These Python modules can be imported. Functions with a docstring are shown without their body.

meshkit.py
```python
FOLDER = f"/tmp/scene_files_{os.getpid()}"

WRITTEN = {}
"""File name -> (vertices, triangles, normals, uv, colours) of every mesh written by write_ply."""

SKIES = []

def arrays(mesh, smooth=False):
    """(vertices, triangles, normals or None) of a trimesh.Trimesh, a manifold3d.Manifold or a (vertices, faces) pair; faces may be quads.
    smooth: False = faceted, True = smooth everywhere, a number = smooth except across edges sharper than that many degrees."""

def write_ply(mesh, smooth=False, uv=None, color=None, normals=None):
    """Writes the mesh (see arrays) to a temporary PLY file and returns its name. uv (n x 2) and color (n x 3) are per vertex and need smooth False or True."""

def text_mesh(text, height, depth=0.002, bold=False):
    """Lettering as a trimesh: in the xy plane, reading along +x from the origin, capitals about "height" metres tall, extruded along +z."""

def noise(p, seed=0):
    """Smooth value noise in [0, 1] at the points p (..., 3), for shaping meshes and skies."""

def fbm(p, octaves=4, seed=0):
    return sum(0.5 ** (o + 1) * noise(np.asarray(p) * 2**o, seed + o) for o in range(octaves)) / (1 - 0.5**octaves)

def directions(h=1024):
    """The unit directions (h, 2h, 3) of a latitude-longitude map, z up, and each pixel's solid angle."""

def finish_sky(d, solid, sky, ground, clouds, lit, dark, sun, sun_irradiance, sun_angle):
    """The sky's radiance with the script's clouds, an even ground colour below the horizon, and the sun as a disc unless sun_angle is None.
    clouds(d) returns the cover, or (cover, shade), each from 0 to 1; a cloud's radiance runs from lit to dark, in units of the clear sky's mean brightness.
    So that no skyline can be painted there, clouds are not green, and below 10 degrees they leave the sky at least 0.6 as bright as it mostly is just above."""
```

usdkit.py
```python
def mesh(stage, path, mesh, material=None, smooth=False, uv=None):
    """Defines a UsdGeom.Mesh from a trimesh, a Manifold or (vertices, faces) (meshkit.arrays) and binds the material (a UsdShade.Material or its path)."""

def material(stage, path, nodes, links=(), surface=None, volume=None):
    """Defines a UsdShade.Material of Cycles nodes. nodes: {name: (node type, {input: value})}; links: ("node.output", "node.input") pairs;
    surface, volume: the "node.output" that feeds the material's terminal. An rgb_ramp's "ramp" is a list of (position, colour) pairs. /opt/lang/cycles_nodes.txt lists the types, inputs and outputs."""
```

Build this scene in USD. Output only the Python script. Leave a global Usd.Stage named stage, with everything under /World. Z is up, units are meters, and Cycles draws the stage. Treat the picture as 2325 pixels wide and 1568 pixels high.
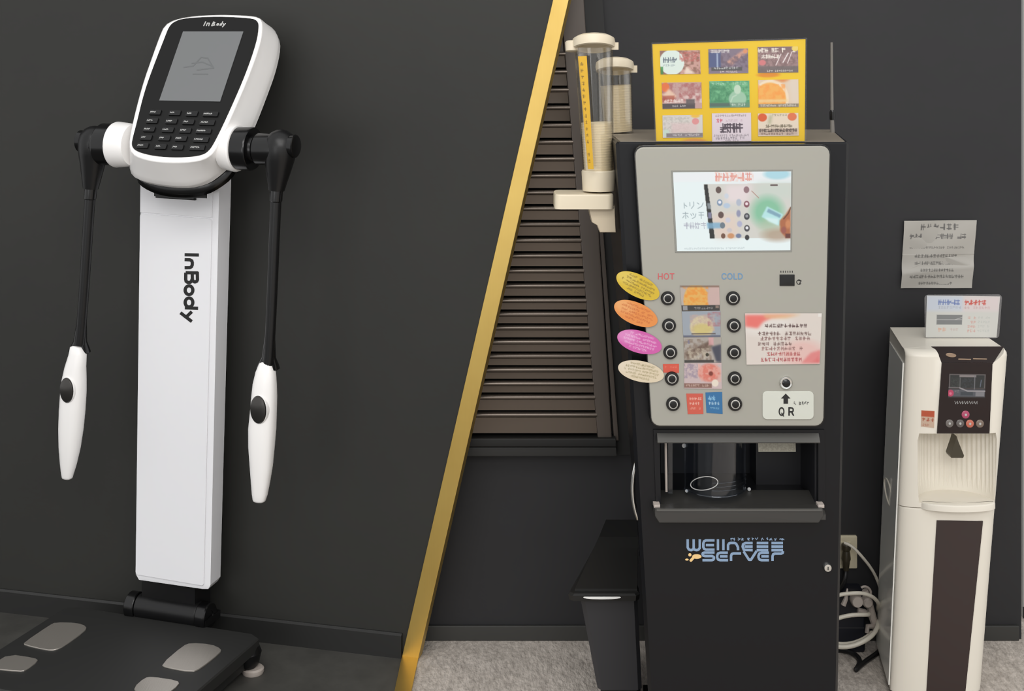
import math, random
import numpy as np
import trimesh, manifold3d
import shapely
from shapely.geometry import Polygon, LineString, Point
from shapely.ops import unary_union
from scipy.ndimage import gaussian_filter, map_coordinates
import meshkit, usdkit
from pxr import Usd, UsdGeom, UsdLux, UsdShade, Sdf, Gf, Vt

stage = Usd.Stage.CreateInMemory()
UsdGeom.SetStageUpAxis(stage, 'Z')
UsdGeom.Xform.Define(stage, '/World')

# ------------------------------------------------------------------ camera
F, CX, H0, H = 3000.0, 1162.5, 110.0, 1.35          # focal length in pixels, principal point, eye height
cam = UsdGeom.Camera.Define(stage, '/World/camera')
cam.CreateHorizontalApertureAttr(36.0)
cam.CreateFocalLengthAttr(36.0 * F / 2325)
cam.CreateVerticalApertureOffsetAttr(-(784 - H0) / 2325 * 36.0)
cam.CreateClippingRangeAttr((0.05, 100))
cam.CreateExposureAttr(-0.22)
xf = UsdGeom.Xformable(cam)
xf.AddTranslateOp().Set((0, 0, H))
xf.AddRotateXOp().Set(90)

# ------------------------------------------------------------------ light
def rect_light(name, loc, size, power, color, target):
    l = UsdLux.RectLight.Define(stage, '/World/' + name)
    l.CreateWidthAttr(size[0]); l.CreateHeightAttr(size[1])
    l.CreateIntensityAttr(power); l.CreateColorAttr(Gf.Vec3f(*color))
    z = np.array(loc, float) - np.array(target, float); z /= np.linalg.norm(z)
    x = np.cross([0, 1, 0], z); x /= np.linalg.norm(x); y = np.cross(z, x)
    m = Gf.Matrix4d(*x, 0, *y, 0, *z, 0, *loc, 1)
    UsdGeom.Xformable(l).AddTransformOp().Set(m)
    l.GetPrim().SetCustomDataByKey('kind', 'structure')
    return l
rect_light('ceiling_light_1', (-0.8, 0.7, 2.75), (1.3, 0.9), 5.0, (1.0, .99, .98), (-0.8, 1.6, 0))
rect_light('ceiling_light_2', (0.5, 0.8, 2.75), (1.2, 0.6), 5.2, (1.0, .97, .92), (0.6, 1.6, 0))
rect_light('ceiling_light_3', (0.3, -1.7, 2.75), (2.8, 1.2), 7.0, (1.0, .985, .97), (0.3, .6, 0.2))
rect_light('window_light_1', (-2.5, -1.7, 1.05), (1.4, 1.7), 2.6, (1.0, .995, 1.0), (-.3, 2.9, .8))
dome = UsdLux.DomeLight.Define(stage, '/World/ambient_light')
dome.CreateIntensityAttr(0.36); dome.CreateColorAttr(Gf.Vec3f(1, 1, 1))

# ------------------------------------------------------------------ pixel <-> room geometry used to measure the photograph
V = np.array
def W(px, py, Y): return V([(px - CX) * Y / F, Y, H - (py - H0) * Y / F])
def onz(px, py, z): return W(px, py, F * (H - z) / (py - H0))
def onplane(px, py, P, n):
    d = W(px, py, 1.0) - V([0, 0, H]); o = V([0, 0, H])
    return o + d * (np.dot(V(P) - o, n) / np.dot(d, n))
def unit(v): v = V(v, ); return v / np.linalg.norm(v)
def zat(py, Y): return H - (py - H0) * Y / F
def xat(px, Y): return (px - CX) * Y / F

# ------------------------------------------------------------------ materials
def lin(c):
    c = np.asarray(c, float) / 255.0
    return np.where(c <= .04045, c / 12.92, ((c + .055) / 1.055) ** 2.4)
LOOKS = '/World/Looks'
def mat(name, rgb, rough=.5, metal=0.0, spec=.5, coat=0.0, var=None, bump=None, emit=0.0, sub=None):
    """var: (scale xyz, second colour); bump: (scale xyz, strength, distance)"""
    n = {'p': ('principled_bsdf', {'base_color': tuple(lin(rgb)), 'roughness': rough, 'metallic': metal, 'specular_ior_level': spec, 'coat_weight': coat, 'coat_roughness': .08})}
    L = []
    if var or bump: n['tc'] = ('texture_coordinate', {})
    if var:
        n['m1'] = ('mapping', {'scale': var[0]}); n['n1'] = ('noise_texture', {'scale': 1.0, 'detail': 5.0, 'roughness': .6})
        n['r1'] = ('rgb_ramp', {'ramp': [(.32, tuple(lin(rgb))), (.68, tuple(lin(var[1])))]})
        L += [('tc.object', 'm1.vector'), ('m1.vector', 'n1.vector'), ('n1.fac', 'r1.fac'), ('r1.color', 'p.base_color')]
    if bump:
        n['m2'] = ('mapping', {'scale': bump[0]}); n['n2'] = ('noise_texture', {'scale': 1.0, 'detail': 3.0})
        n['b'] = ('bump', {'strength': bump[1], 'distance': bump[2]})
        L += [('tc.object', 'm2.vector'), ('m2.vector', 'n2.vector'), ('n2.fac', 'b.height'), ('b.normal', 'p.normal')]
    if emit:
        n['p'][1]['emission_color'] = tuple(lin(rgb)); n['p'][1]['emission_strength'] = emit
    return usdkit.material(stage, f'{LOOKS}/{name}', n, L, surface='p.BSDF')
def print_mat(name, rough=.4, coat=0.0, emit=0.0, spec=.5):
    n = {'a': ('attribute', {'attribute': 'ink'}), 'p': ('principled_bsdf', {'roughness': rough, 'coat_weight': coat, 'coat_roughness': .1, 'specular_ior_level': spec})}
    L = [('a.color', 'p.base_color')]
    if emit:
        n['p'][1]['emission_strength'] = emit; n['p'][1]['base_color'] = (.02, .02, .02)
        L = [('a.color', 'p.emission_color')]
    return usdkit.material(stage, f'{LOOKS}/{name}', n, L, surface='p.BSDF')
def pane_mat(name, tint, refl, rough=.03, base=.03, gain=.55):
    n = {'t': ('transparent_bsdf', {'color': tint}), 'g': ('glossy_bsdf', {'color': (refl,) * 3, 'roughness': rough}),
         'l': ('layer_weight', {'blend': .18}), 'k': ('math', {'math_type': 'multiply_add', 'value2': gain, 'value3': base}), 'x': ('mix_closure', {})}
    return usdkit.material(stage, f'{LOOKS}/{name}', n, [('l.facing', 'k.value1'), ('k.value', 'x.fac'), ('t.BSDF', 'x.closure1'), ('g.BSDF', 'x.closure2')], surface='x.closure')

M = {}
M['wall_l'] = mat('wall_paint_charcoal', (41, 41, 39), .58, var=((2.2, 2.2, 2.2), (45, 45, 42)), bump=((90, 90, 90), .08, .002), spec=.35)
M['wall_b'] = mat('wall_paint_black', (38, 38, 40), .6, var=((3, 3, 3), (42, 42, 44)), bump=((90, 90, 90), .1, .002), spec=.35)
M['base'] = mat('baseboard_vinyl', (54, 54, 52), .45)
M['basel'] = mat('baseboard_vinyl_black', (36, 36, 35), .45)
M['door'] = mat('far_wall_paint', (160, 160, 157), .5)
M['vinyl'] = mat('floor_stone_dark', (78, 77, 73), .5, var=((7, 7, 7), (60, 59, 56)), bump=((60, 60, 60), .15, .003))
M['carpet'] = mat('floor_carpet_light', (206, 197, 188), .95, var=((95, 30, 60), (164, 156, 148)), bump=((160, 60, 100), .8, .006), spec=.1)
M['gold'] = mat('brushed_gold', (214, 184, 106), .40, .85, var=((3, 3, 2.2), (198, 164, 88)), bump=((300, 300, 6), .12, .001))
M['white'] = mat('white_plastic', (238, 236, 234), .32, var=None)
M['white2'] = mat('white_painted_metal', (230, 230, 233), .3)
M['black'] = mat('black_plastic', (13, 13, 14), .36, spec=.4)
M['blackg'] = mat('black_gloss_plastic', (9, 9, 10), .22)
M['antenna'] = mat('antenna_grey', (112, 108, 102), .45)
M['frame'] = mat('grey_screen_surround', (128, 128, 122), .45)
M['blackm'] = mat('black_matte_plastic', (34, 34, 33), .6)
M['facep'] = mat('black_face_panel', (14, 14, 14), .4, spec=.25)
M['lcd'] = mat('grey_lcd', (108, 110, 111), .25)
M['lcdm'] = mat('grey_lcd_mark', (98, 100, 101), .3)
M['steel'] = mat('brushed_electrode_steel', (190, 184, 176), .42, .8, bump=((400, 20, 20), .2, .001))
M['dsteel'] = mat('dark_electrode', (78, 76, 74), .25, .85)
M['ring'] = mat('button_ring_silver', (188, 186, 180), .35)
M['chrome'] = mat('chrome', (225, 225, 222), .15, 1.0)
M['ink'] = mat('black_ink', (18, 18, 18), .5)
M['inkgrey'] = mat('dark_grey_ink', (84, 84, 82), .5)
M['greyink'] = mat('pale_grey_ink', (178, 178, 176), .5)
M['brown'] = mat('brown_shutter_metal', (82, 74, 68), .4, .25)
M['browns'] = mat('brown_slat_metal', (104, 95, 87), .22, .65)
M['darkgap'] = mat('dark_channel', (14, 14, 13), .6)
M['sill'] = mat('dark_sill', (34, 34, 33), .5)
M['cream'] = mat('cream_plastic', (212, 200, 176), .4)
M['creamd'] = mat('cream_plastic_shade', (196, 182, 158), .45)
M['paper'] = mat('paper_cup', (232, 219, 190), .7)
M['acryl'] = pane_mat('clear_acrylic', (.95, .94, .92), .9, .08)
M['film'] = pane_mat('laminate_film', (.93, .93, .95), 1.0, .25, .10, .6)
M['acryl2'] = pane_mat('clear_guard', (.84, .87, .92), 1.0, .10, .03, .38)
M['cab'] = mat('black_cabinet_paint', (11, 12, 16), .34, spec=.32, bump=((500, 500, 500), .05, .001))
M['cabtop'] = mat('cabinet_top_paint', (128, 119, 106), .5)
M['silver'] = mat('silver_grey_panel', (154, 152, 143), .45, .15)
M['bay'] = mat('bay_plastic', (22, 22, 26), .45)
M['visor'] = mat('grey_black_trim', (78, 77, 74), .45)
M['tray'] = mat('tray_black', (52, 51, 49), .4)
M['logo'] = mat('logo_steel_blue', (128, 152, 180), .5)
M['logoy'] = mat('logo_amber', (226, 190, 130), .5)
M['red'] = mat('red_ink', (190, 80, 84), .5)
M['blue'] = mat('blue_ink', (84, 132, 176), .5)
M['plate'] = mat('pale_label_plate', (192, 194, 184), .4)
M['binl'] = mat('bin_lid_black', (24, 24, 23), .5)
M['bin'] = mat('bin_body_charcoal', (46, 46, 49), .5)
M['liner'] = mat('white_liner', (235, 235, 232), .4)
M['wd'] = mat('dispenser_cream_white', (228, 222, 209), .35)
M['wdside'] = mat('dispenser_side_gloss', (246, 246, 240), .4, 0, coat=.5)
M['wdb'] = mat('dispenser_dark_brown', (36, 25, 24), .3, spec=.35)
M['wdb2'] = mat('dispenser_lower_brown', (52, 40, 38), .38)
M['spout'] = mat('spout_olive_black', (62, 56, 42), .4)
M['outlet'] = mat('outlet_ivory', (214, 204, 176), .4)
M['hose'] = mat('white_hose', (214, 208, 194), .35)
M['valve'] = mat('valve_grey', (176, 166, 158), .4)
M['cable'] = mat('black_cable', (20, 20, 22), .45)
M['box'] = mat('navy_black_box', (20, 22, 32), .4)
M['print'] = print_mat('printed_card', .35)
M['printp'] = print_mat('printed_paper', .5)
M['printg'] = print_mat('printed_glossy', .22, .3)
M['screen'] = print_mat('lit_screen', .2, emit=1.04)

# ------------------------------------------------------------------ prim helpers
used = {}
def numbered(parent, name):
    k = used.get((parent, name), 0); used[(parent, name)] = k + 1
    return f'{parent}/{name}' + (f'_{k:03d}' if k else '')
def tag(prim, label=None, cat=None, group=None, kind=None):
    for k, v in (('label', label), ('category', cat), ('group', group), ('kind', kind)):
        if v: prim.SetCustomDataByKey(k, v)
    return prim
def world(parent):
    return UsdGeom.XformCache().GetLocalToWorldTransform(parent) if parent else Gf.Matrix4d(1)
origin = {}
def thing(name, label, cat, base, group=None):
    p = numbered('/World', name)
    x = UsdGeom.Xform.Define(stage, p); x.AddTranslateOp().Set(Gf.Vec3d(*map(float, base)))
    origin[p] = V(base, )
    return tag(x.GetPrim(), label, cat, group)
def base_of(prim):
    p = str(prim.GetPath())
    while p not in origin:
        p = p.rsplit('/', 1)[0]
        if p in ('', '/World'): return np.zeros(3)
    return origin[p]
def obj(name, mesh, m, parent=None, smooth=35, ink=None, label=None, cat=None, group=None, kind=None):
    """Defines ONE mesh prim; vertices are given in room coordinates."""
    pp = str(parent.GetPath()) if parent else '/World'
    path = numbered(pp, name)
    o = base_of(parent) if parent else np.zeros(3)
    if hasattr(mesh, 'to_mesh'):
        mm = mesh.to_mesh(); mesh = (np.array(mm.vert_properties[:, :3]), np.array(mm.tri_verts))
    if isinstance(mesh, tuple): mesh = trimesh.Trimesh(mesh[0], mesh[1], process=False)
    pts = np.array(mesh.vertices, float)
    if parent is None:                                   # a thing that is one mesh: origin at its base
        b = V([pts[:, 0].mean(), pts[:, 1].mean(), pts[:, 2].min()])
        o = b; origin[path] = b
    g = usdkit.mesh(stage, path, trimesh.Trimesh(pts - o, mesh.faces, process=False), M[m] if isinstance(m, str) else m, smooth=(False if ink is not None else smooth))
    if parent is None: UsdGeom.Xformable(g).AddTranslateOp().Set(Gf.Vec3d(*map(float, o)))
    if ink is not None:
        UsdGeom.PrimvarsAPI(g).CreatePrimvar('ink', Sdf.ValueTypeNames.Color3fArray, 'vertex').Set(Vt.Vec3fArray.FromNumpy(np.asarray(ink, np.float32)))
    if label or cat or group or kind: tag(g.GetPrim(), label, cat, group, kind)
    return g.GetPrim()
def struct(name, mesh, m, **k): return obj(name, mesh, m, kind='structure', **k)

# ------------------------------------------------------------------ mesh helpers
def cat(*ms):
    ms = [trimesh.Trimesh(m[0], m[1], process=False) if isinstance(m, tuple) else m for m in ms]
    return trimesh.util.concatenate(ms)
def fix(v, f):
    t = trimesh.Trimesh(v, f, process=True)
    trimesh.repair.fix_normals(t)
    return t
def loft(rings, cap=True):
    """rings: list of (n,3) loops with the same number of points"""
    rings = [np.asarray(r, float) for r in rings]; n = len(rings[0]); v = np.vstack(rings); f = []
    for k in range(len(rings) - 1):
        a, b = k * n, (k + 1) * n
        for i in range(n):
            j = (i + 1) % n
            f += [(a + i, a + j, b + j), (a + i, b + j, b + i)]
    if cap:
        for k, r in ((0, rings[0]), (len(rings) - 1, rings[-1])):
            v = np.vstack([v, r.mean(0)]); c = len(v) - 1
            for i in range(n):
                j = (i + 1) % n
                f.append((c, k * n + j, k * n + i) if k == 0 else (c, k * n + i, k * n + j))
    t = trimesh.Trimesh(v, f, process=False)
    if cap and t.is_watertight and t.volume < 0: t.invert()
    return t
def rays(poly, n=64, c=None):
    """A star-shaped polygon resampled at n equal angles about c."""
    P = Polygon(poly); c = V(P.centroid.coords[0]) if c is None else V(c); out = []
    for a in np.arange(n) * 2 * np.pi / n:
        d = V([math.cos(a), math.sin(a)])
        g = LineString([c, c + 1e3 * d]).intersection(P.exterior)
        pts = [V(q.coords[0]) for q in (g.geoms if hasattr(g, 'geoms') else [g])]
        out.append(max(pts, key=lambda q: np.dot(q - c, d)))
    return V(out)
def chaikin(p, k=2):
    p = V(p, float)
    for _ in range(k):
        q = np.roll(p, -1, 0); p = np.stack([.75 * p + .25 * q, .25 * p + .75 * q], 1).reshape(-1, 2)
    return p
def rrect(w, h, r, n=6, cx=0, cy=0):
    out = []
    for sx, sy, a0 in ((1, 1, 0), (-1, 1, 90), (-1, -1, 180), (1, -1, 270)):
        for k in range(n + 1):
            a = math.radians(a0 + 90 * k / n)
            out.append((cx + sx * (w / 2 - r) + r * math.cos(a), cy + sy * (h / 2 - r) + r * math.sin(a)))
    return V(out)
def roundpoly(p, r, seg=4):
    P = Polygon(p)
    if r: P = P.buffer(-r, join_style='mitre').buffer(r, quad_segs=seg)
    return V(P.exterior.coords[:-1])
def frame3(o, x, y):
    x, y = V(x, float), V(y, float); z = np.cross(x, y); z /= np.linalg.norm(z)
    return V(o, float), x, y, z
def to3(p2, fr, h=0.0):
    o, x, y, z = fr
    return o + np.outer(p2[:, 0], x) + np.outer(p2[:, 1], y) + h * z
def prism(p2, fr, t, b=0.0, h0=0.0):
    """polygon p2 (ring or shapely with holes) in frame fr extruded from h0 to h0+t along the frame normal; b bevels the top edge (rings only)."""
    if not isinstance(p2, (Polygon,)) and not hasattr(p2, 'geoms'):
        p2 = V(p2, float)
        if Polygon(p2).exterior.is_ccw is False: p2 = p2[::-1]
        if b:
            q = p2; e1 = q - np.roll(q, 1, 0); e2 = np.roll(q, -1, 0) - q
            l1 = np.maximum(np.linalg.norm(e1, axis=1), 1e-12)[:, None]; l2 = np.maximum(np.linalg.norm(e2, axis=1), 1e-12)[:, None]
            n1 = np.stack([-e1[:, 1], e1[:, 0]], 1) / l1; n2 = np.stack([-e2[:, 1], e2[:, 0]], 1) / l2
            m = n1 + n2; m /= np.maximum((m * m).sum(1, keepdims=True) / 2, .3); inn = lambda d: q + m * d
            rings = [to3(q, fr, h0), to3(q, fr, h0 + t - b), to3(inn(b * .3), fr, h0 + t - b * .3), to3(inn(b), fr, h0 + t)]
            return loft(rings)
        p2 = Polygon(p2)
    if not p2.is_valid: p2 = p2.buffer(0)
    out = []
    for g in getattr(p2, 'geoms', [p2]):
        if g.area < 1e-14: continue
        rings = [V(g.exterior.coords[:-1])] + [V(i.coords[:-1]) for i in g.interiors]
        v = np.vstack(rings)
        import mapbox_earcut
        tri = mapbox_earcut.triangulate_float64(v, np.cumsum([len(r) for r in rings]).astype(np.uint32)).reshape(-1, 3).astype(int)
        a, b_, c_ = v[tri[:, 0]], v[tri[:, 1]], v[tri[:, 2]]
        s = (b_[:, 0] - a[:, 0]) * (c_[:, 1] - a[:, 1]) - (b_[:, 1] - a[:, 1]) * (c_[:, 0] - a[:, 0])
        tri[s < 0] = tri[s < 0][:, ::-1]
        n = len(v); f = [tri + n, tri[:, ::-1]]; k = 0
        for r, ccw in zip(rings, [True] + [False] * (len(rings) - 1)):
            m = len(r); area = Polygon(r).exterior.is_ccw
            i = np.arange(m); j = (i + 1) % m
            q = np.vstack([np.stack([k + i, k + j, n + k + j], 1), np.stack([k + i, n + k + j, n + k + i], 1)])
            f.append(q if area == ccw else q[:, ::-1]); k += m
        out.append(trimesh.Trimesh(np.vstack([to3(v, fr, h0), to3(v, fr, h0 + t)]), np.vstack(f), process=False))
    return cat(*out)
def quadprism(pts, t, n):
    """3-D quad pts extruded by t along n"""
    a = V(pts, float); return fix(loft([a, a + t * unit(n)]).vertices, loft([a, a + t * unit(n)]).faces)
def box(x0, x1, y0, y1, z0, z1, b=.0):
    if b:
        fr = frame3((0, 0, 0), (1, 0, 0), (0, 1, 0))
        p = rrect(x1 - x0, y1 - y0, b, 3, (x0 + x1) / 2, (y0 + y1) / 2)
        i = rrect(x1 - x0 - 2 * b, y1 - y0 - 2 * b, 1e-5, 3, (x0 + x1) / 2, (y0 + y1) / 2)
        h = lambda q, z: np.c_[q, np.full(len(q), z)]
        m = lambda w: p * (1 - w) + i * w
        return loft([h(i, z0), h(m(.3), z0 + .3 * b), h(p, z0 + b), h(p, z1 - b), h(m(.3), z1 - .3 * b), h(i, z1)])
    m = trimesh.creation.box([x1 - x0, y1 - y0, z1 - z0]); m.apply_translation([(x0 + x1) / 2, (y0 + y1) / 2, (z0 + z1) / 2]); return m
def tube(pts, r, seg=14, cap=True):
    pts = V(pts, float); n = len(pts); r = np.broadcast_to(r, n)
    T = np.gradient(pts, axis=0); T /= np.linalg.norm(T, axis=1, keepdims=True)
    u = np.cross(T[0], [0, 0, 1.0]); u = u if np.linalg.norm(u) > .1 else np.cross(T[0], [1.0, 0, 0]); u /= np.linalg.norm(u); rings = []
    for k in range(n):
        u = u - T[k] * np.dot(u, T[k]); u /= np.linalg.norm(u); w = np.cross(T[k], u)
        a = np.arange(seg) * 2 * np.pi / seg
        rings.append(pts[k] + r[k] * (np.outer(np.cos(a), u) + np.outer(np.sin(a), w)))
    return loft(rings, cap)
def spline(pts, n=40):
    from scipy.interpolate import CubicSpline
    p = V(pts, float); s = np.r_[0, np.cumsum(np.linalg.norm(np.diff(p, axis=0), axis=1))]
    return CubicSpline(s, p)(np.linspace(0, s[-1], n))
def lathe(profile, o, axis, seg=48, ref=None, sx=1.0):
    """profile: (h, r) pairs along axis from o"""
    ax = unit(axis); u = np.cross(ax, [0, 0, 1.0]) if ref is None else V(ref, float); u = u if np.linalg.norm(u) > .1 else V([1.0, 0, 0]); u = unit(u - ax * np.dot(u, ax)); w = np.cross(ax, u)
    a = np.arange(seg) * 2 * np.pi / seg
    return loft([V(o) + h * ax + max(r, 1e-5) * (sx * np.outer(np.cos(a), u) + np.outer(np.sin(a), w)) for h, r in profile])
def strokes(paths, w, scale=1.0, off=(0, 0), flip=True, cap='round'):
    """polylines (pixel coordinates) -> shapely area in pixels"""
    g = unary_union([LineString(p).buffer(w / 2, cap_style=cap, join_style='round', quad_segs=4) for p in paths])
    return shapely.affinity.affine_transform(g, [1 / scale, 0, 0, 1 / scale, off[0], off[1]])
import shapely.affinity, shapely.ops
def pxarea(g, fn):
    """maps a shapely area in pixels to 2-D plane coordinates with fn(px, py)->(u, v)"""
    return shapely.ops.transform(lambda x, y: tuple(zip(*[fn(a, b) for a, b in zip(np.atleast_1d(x), np.atleast_1d(y))])), g)
def yplane(Y):
    """frame of the vertical plane at distance Y facing the viewer, and its pixel map"""
    return frame3((0, Y, 0), (1, 0, 0), (0, 0, 1)), (lambda px, py: (xat(px, Y), zat(py, Y)))
def pxpoly(pts, Y): return V([(xat(a, Y), zat(b, Y)) for a, b in pts])
def slab(pts, Y, t, r=0, b=0):
    """pixel polygon standing at distance Y (its front face), t thick behind it"""
    fr, _ = yplane(Y); p = pxpoly(pts, Y)
    if r: p = roundpoly(p, r)
    return prism(p, fr, t, b, h0=-t)
def decal(g, Y, t=.0006):
    fr, fn = yplane(Y); return prism(pxarea(g, fn), fr, t)

# ------------------------------------------------------------------ flat prints: an ink colour per vertex of a fine grid
class Art:
    def __init__(s, w, h, col, k=1.0):
        s.w, s.h = w, h; s.nx, s.ny = int(w * k) + 1, int(h * k) + 1
        s.X, s.Y = np.meshgrid(np.linspace(0, w, s.nx), np.linspace(0, h, s.ny)); s.C = np.ones((s.ny, s.nx, 3)) * V(col, float)
    def put(s, m, col, a=1.0): m = (np.clip(m, 0, 1) * a)[..., None]; s.C = s.C * (1 - m) + m * V(col, float); return s
    def rect(s, x0, y0, x1, y1, col, a=1.0, e=.7): return s.put(np.clip(np.minimum.reduce([s.X - x0, x1 - s.X, s.Y - y0, y1 - s.Y]) / e + .5, 0, 1), col, a)
    def ell(s, cx, cy, rx, ry, col, a=1.0, ang=0, e=1.0):
        c, n = math.cos(math.radians(ang)), math.sin(math.radians(ang)); x, y = s.X - cx, s.Y - cy
        d = np.hypot((x * c + y * n) / rx, (-x * n + y * c) / ry); return s.put((1 - d) * min(rx, ry) / e + .5, col, a)
    def poly(s, pts, col, a=1.0, e=.6):
        m = shapely.contains_xy(Polygon(pts), s.X, s.Y).astype(float); return s.put(gaussian_filter(m, e), col, a)
    def line(s, pts, wd, col, a=1.0):
        d = np.full(s.X.shape, 1e9)
        for (ax, ay), (bx, by) in zip(pts[:-1], pts[1:]):
            l2 = max((bx - ax) ** 2 + (by - ay) ** 2, 1e-9); t = np.clip(((s.X - ax) * (bx - ax) + (s.Y - ay) * (by - ay)) / l2, 0, 1)
            d = np.minimum(d, np.hypot(s.X - ax - t * (bx - ax), s.Y - ay - t * (by - ay)))
        return s.put((wd / 2 - d) / .8 + .5, col, a)
    def blotch(s, x0, y0, x1, y1, col, seed, scale=4.0, a=.8, thr=.5):
        n = meshkit.fbm(np.stack([s.X / scale, s.Y / scale, np.full(s.X.shape, seed * 7.3)], -1), 3, seed)
        m = np.clip((n - thr) * 4 + .5, 0, 1) * ((s.X >= x0) & (s.X <= x1) & (s.Y >= y0) & (s.Y <= y1)); return s.put(m, col, a)
    def glyphs(s, x0, y, x1, h, col, seed, a=.85, gap=1.12, wd=1.0):
        """an unreadable line of small characters"""
        r = random.Random(seed); x = x0; wd = min(wd, max(.8, h / 7.0))
        while x + h * .7 < x1:
            if r.random() < .95:
                for q in range(5 if h > 5.5 else 3):
                    k = (q * .37 + r.random() * .3) % 1.0
                    if k < .45: yy = y + h * (.1 + .85 * r.random()); s.line([(x + .08 * h, yy), (x + .85 * h, yy + h * .1 * (r.random() - .5))], wd, col, a)
                    elif k < .8: xx = x + h * (.12 + .68 * r.random()); s.line([(xx, y), (xx + h * .15 * (r.random() - .5), y + h)], wd, col, a)
                    else: s.line([(x + h * .9 * r.random(), y + .2 * h), (x + h * .9 * r.random(), y + h)], wd, col, a)
            x += h * gap
        return s
    def at(s, u, v):
        yx = [np.asarray(v) * (s.ny - 1), np.asarray(u) * (s.nx - 1)]
        return np.stack([map_coordinates(s.C[..., k], yx, order=1, mode='nearest') for k in range(3)], -1)
INK = [.72]                                            # printed colours were noted as photographed, lit; this is their reflectance
def grid_slab(TL, TR, BR, BL, art, t, bend=None):
    """closed thin sheet whose front is a fine grid; returns mesh and inks"""
    nx, ny = art.nx, art.ny; u, v = np.meshgrid(np.linspace(0, 1, nx), np.linspace(0, 1, ny))
    TL, TR, BR, BL = (V(p, float) for p in (TL, TR, BR, BL))
    P = ((1 - u) * (1 - v))[..., None] * TL + (u * (1 - v))[..., None] * TR + (u * v)[..., None] * BR + ((1 - u) * v)[..., None] * BL
    n = unit(np.cross(BL - TL, TR - TL))
    if np.dot(n, TL - V([0, 0, H])) > 0: n = -n                   # towards the viewer's side
    if bend is not None: P = P + bend(u, v)[..., None] * n
    i = np.arange(ny * nx).reshape(ny, nx); a, b, c, d = i[:-1, :-1].ravel(), i[:-1, 1:].ravel(), i[1:, 1:].ravel(), i[1:, :-1].ravel()
    f = np.vstack([np.stack([a, d, c], 1), np.stack([a, c, b], 1)])
    rim = np.r_[i[0, :], i[1:, -1], i[-1, -2::-1], i[-2:0:-1, 0]]
    v0 = P.reshape(-1, 3); nb = len(v0); back = v0[rim] - t * n; m = len(rim); k = np.arange(m); j = (k + 1) % m
    side = np.vstack([np.stack([rim[k], rim[j], nb + j], 1), np.stack([rim[k], nb + j, nb + k], 1)])
    ctr = nb + m; vv = np.vstack([v0, back, back.mean(0)]); bf = np.stack([nb + k, nb + j, np.full(m, ctr)], 1)
    C = INK[0] * lin(np.clip(art.C, 0, 255)).reshape(-1, 3); ink = np.vstack([C, C[rim], C.mean(0)])
    return trimesh.Trimesh(vv, np.vstack([f, side, bf]), process=False), ink
def quad(pts, Y): return [W(a, b, Y) for a, b in pts]
def printed(name, art, pts, Y, t, m, parent=None, bend=None, **k):
    mesh, ink = grid_slab(*quad(pts, Y), art, t, bend); return obj(name, mesh, m, parent, ink=ink, **k)
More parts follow.
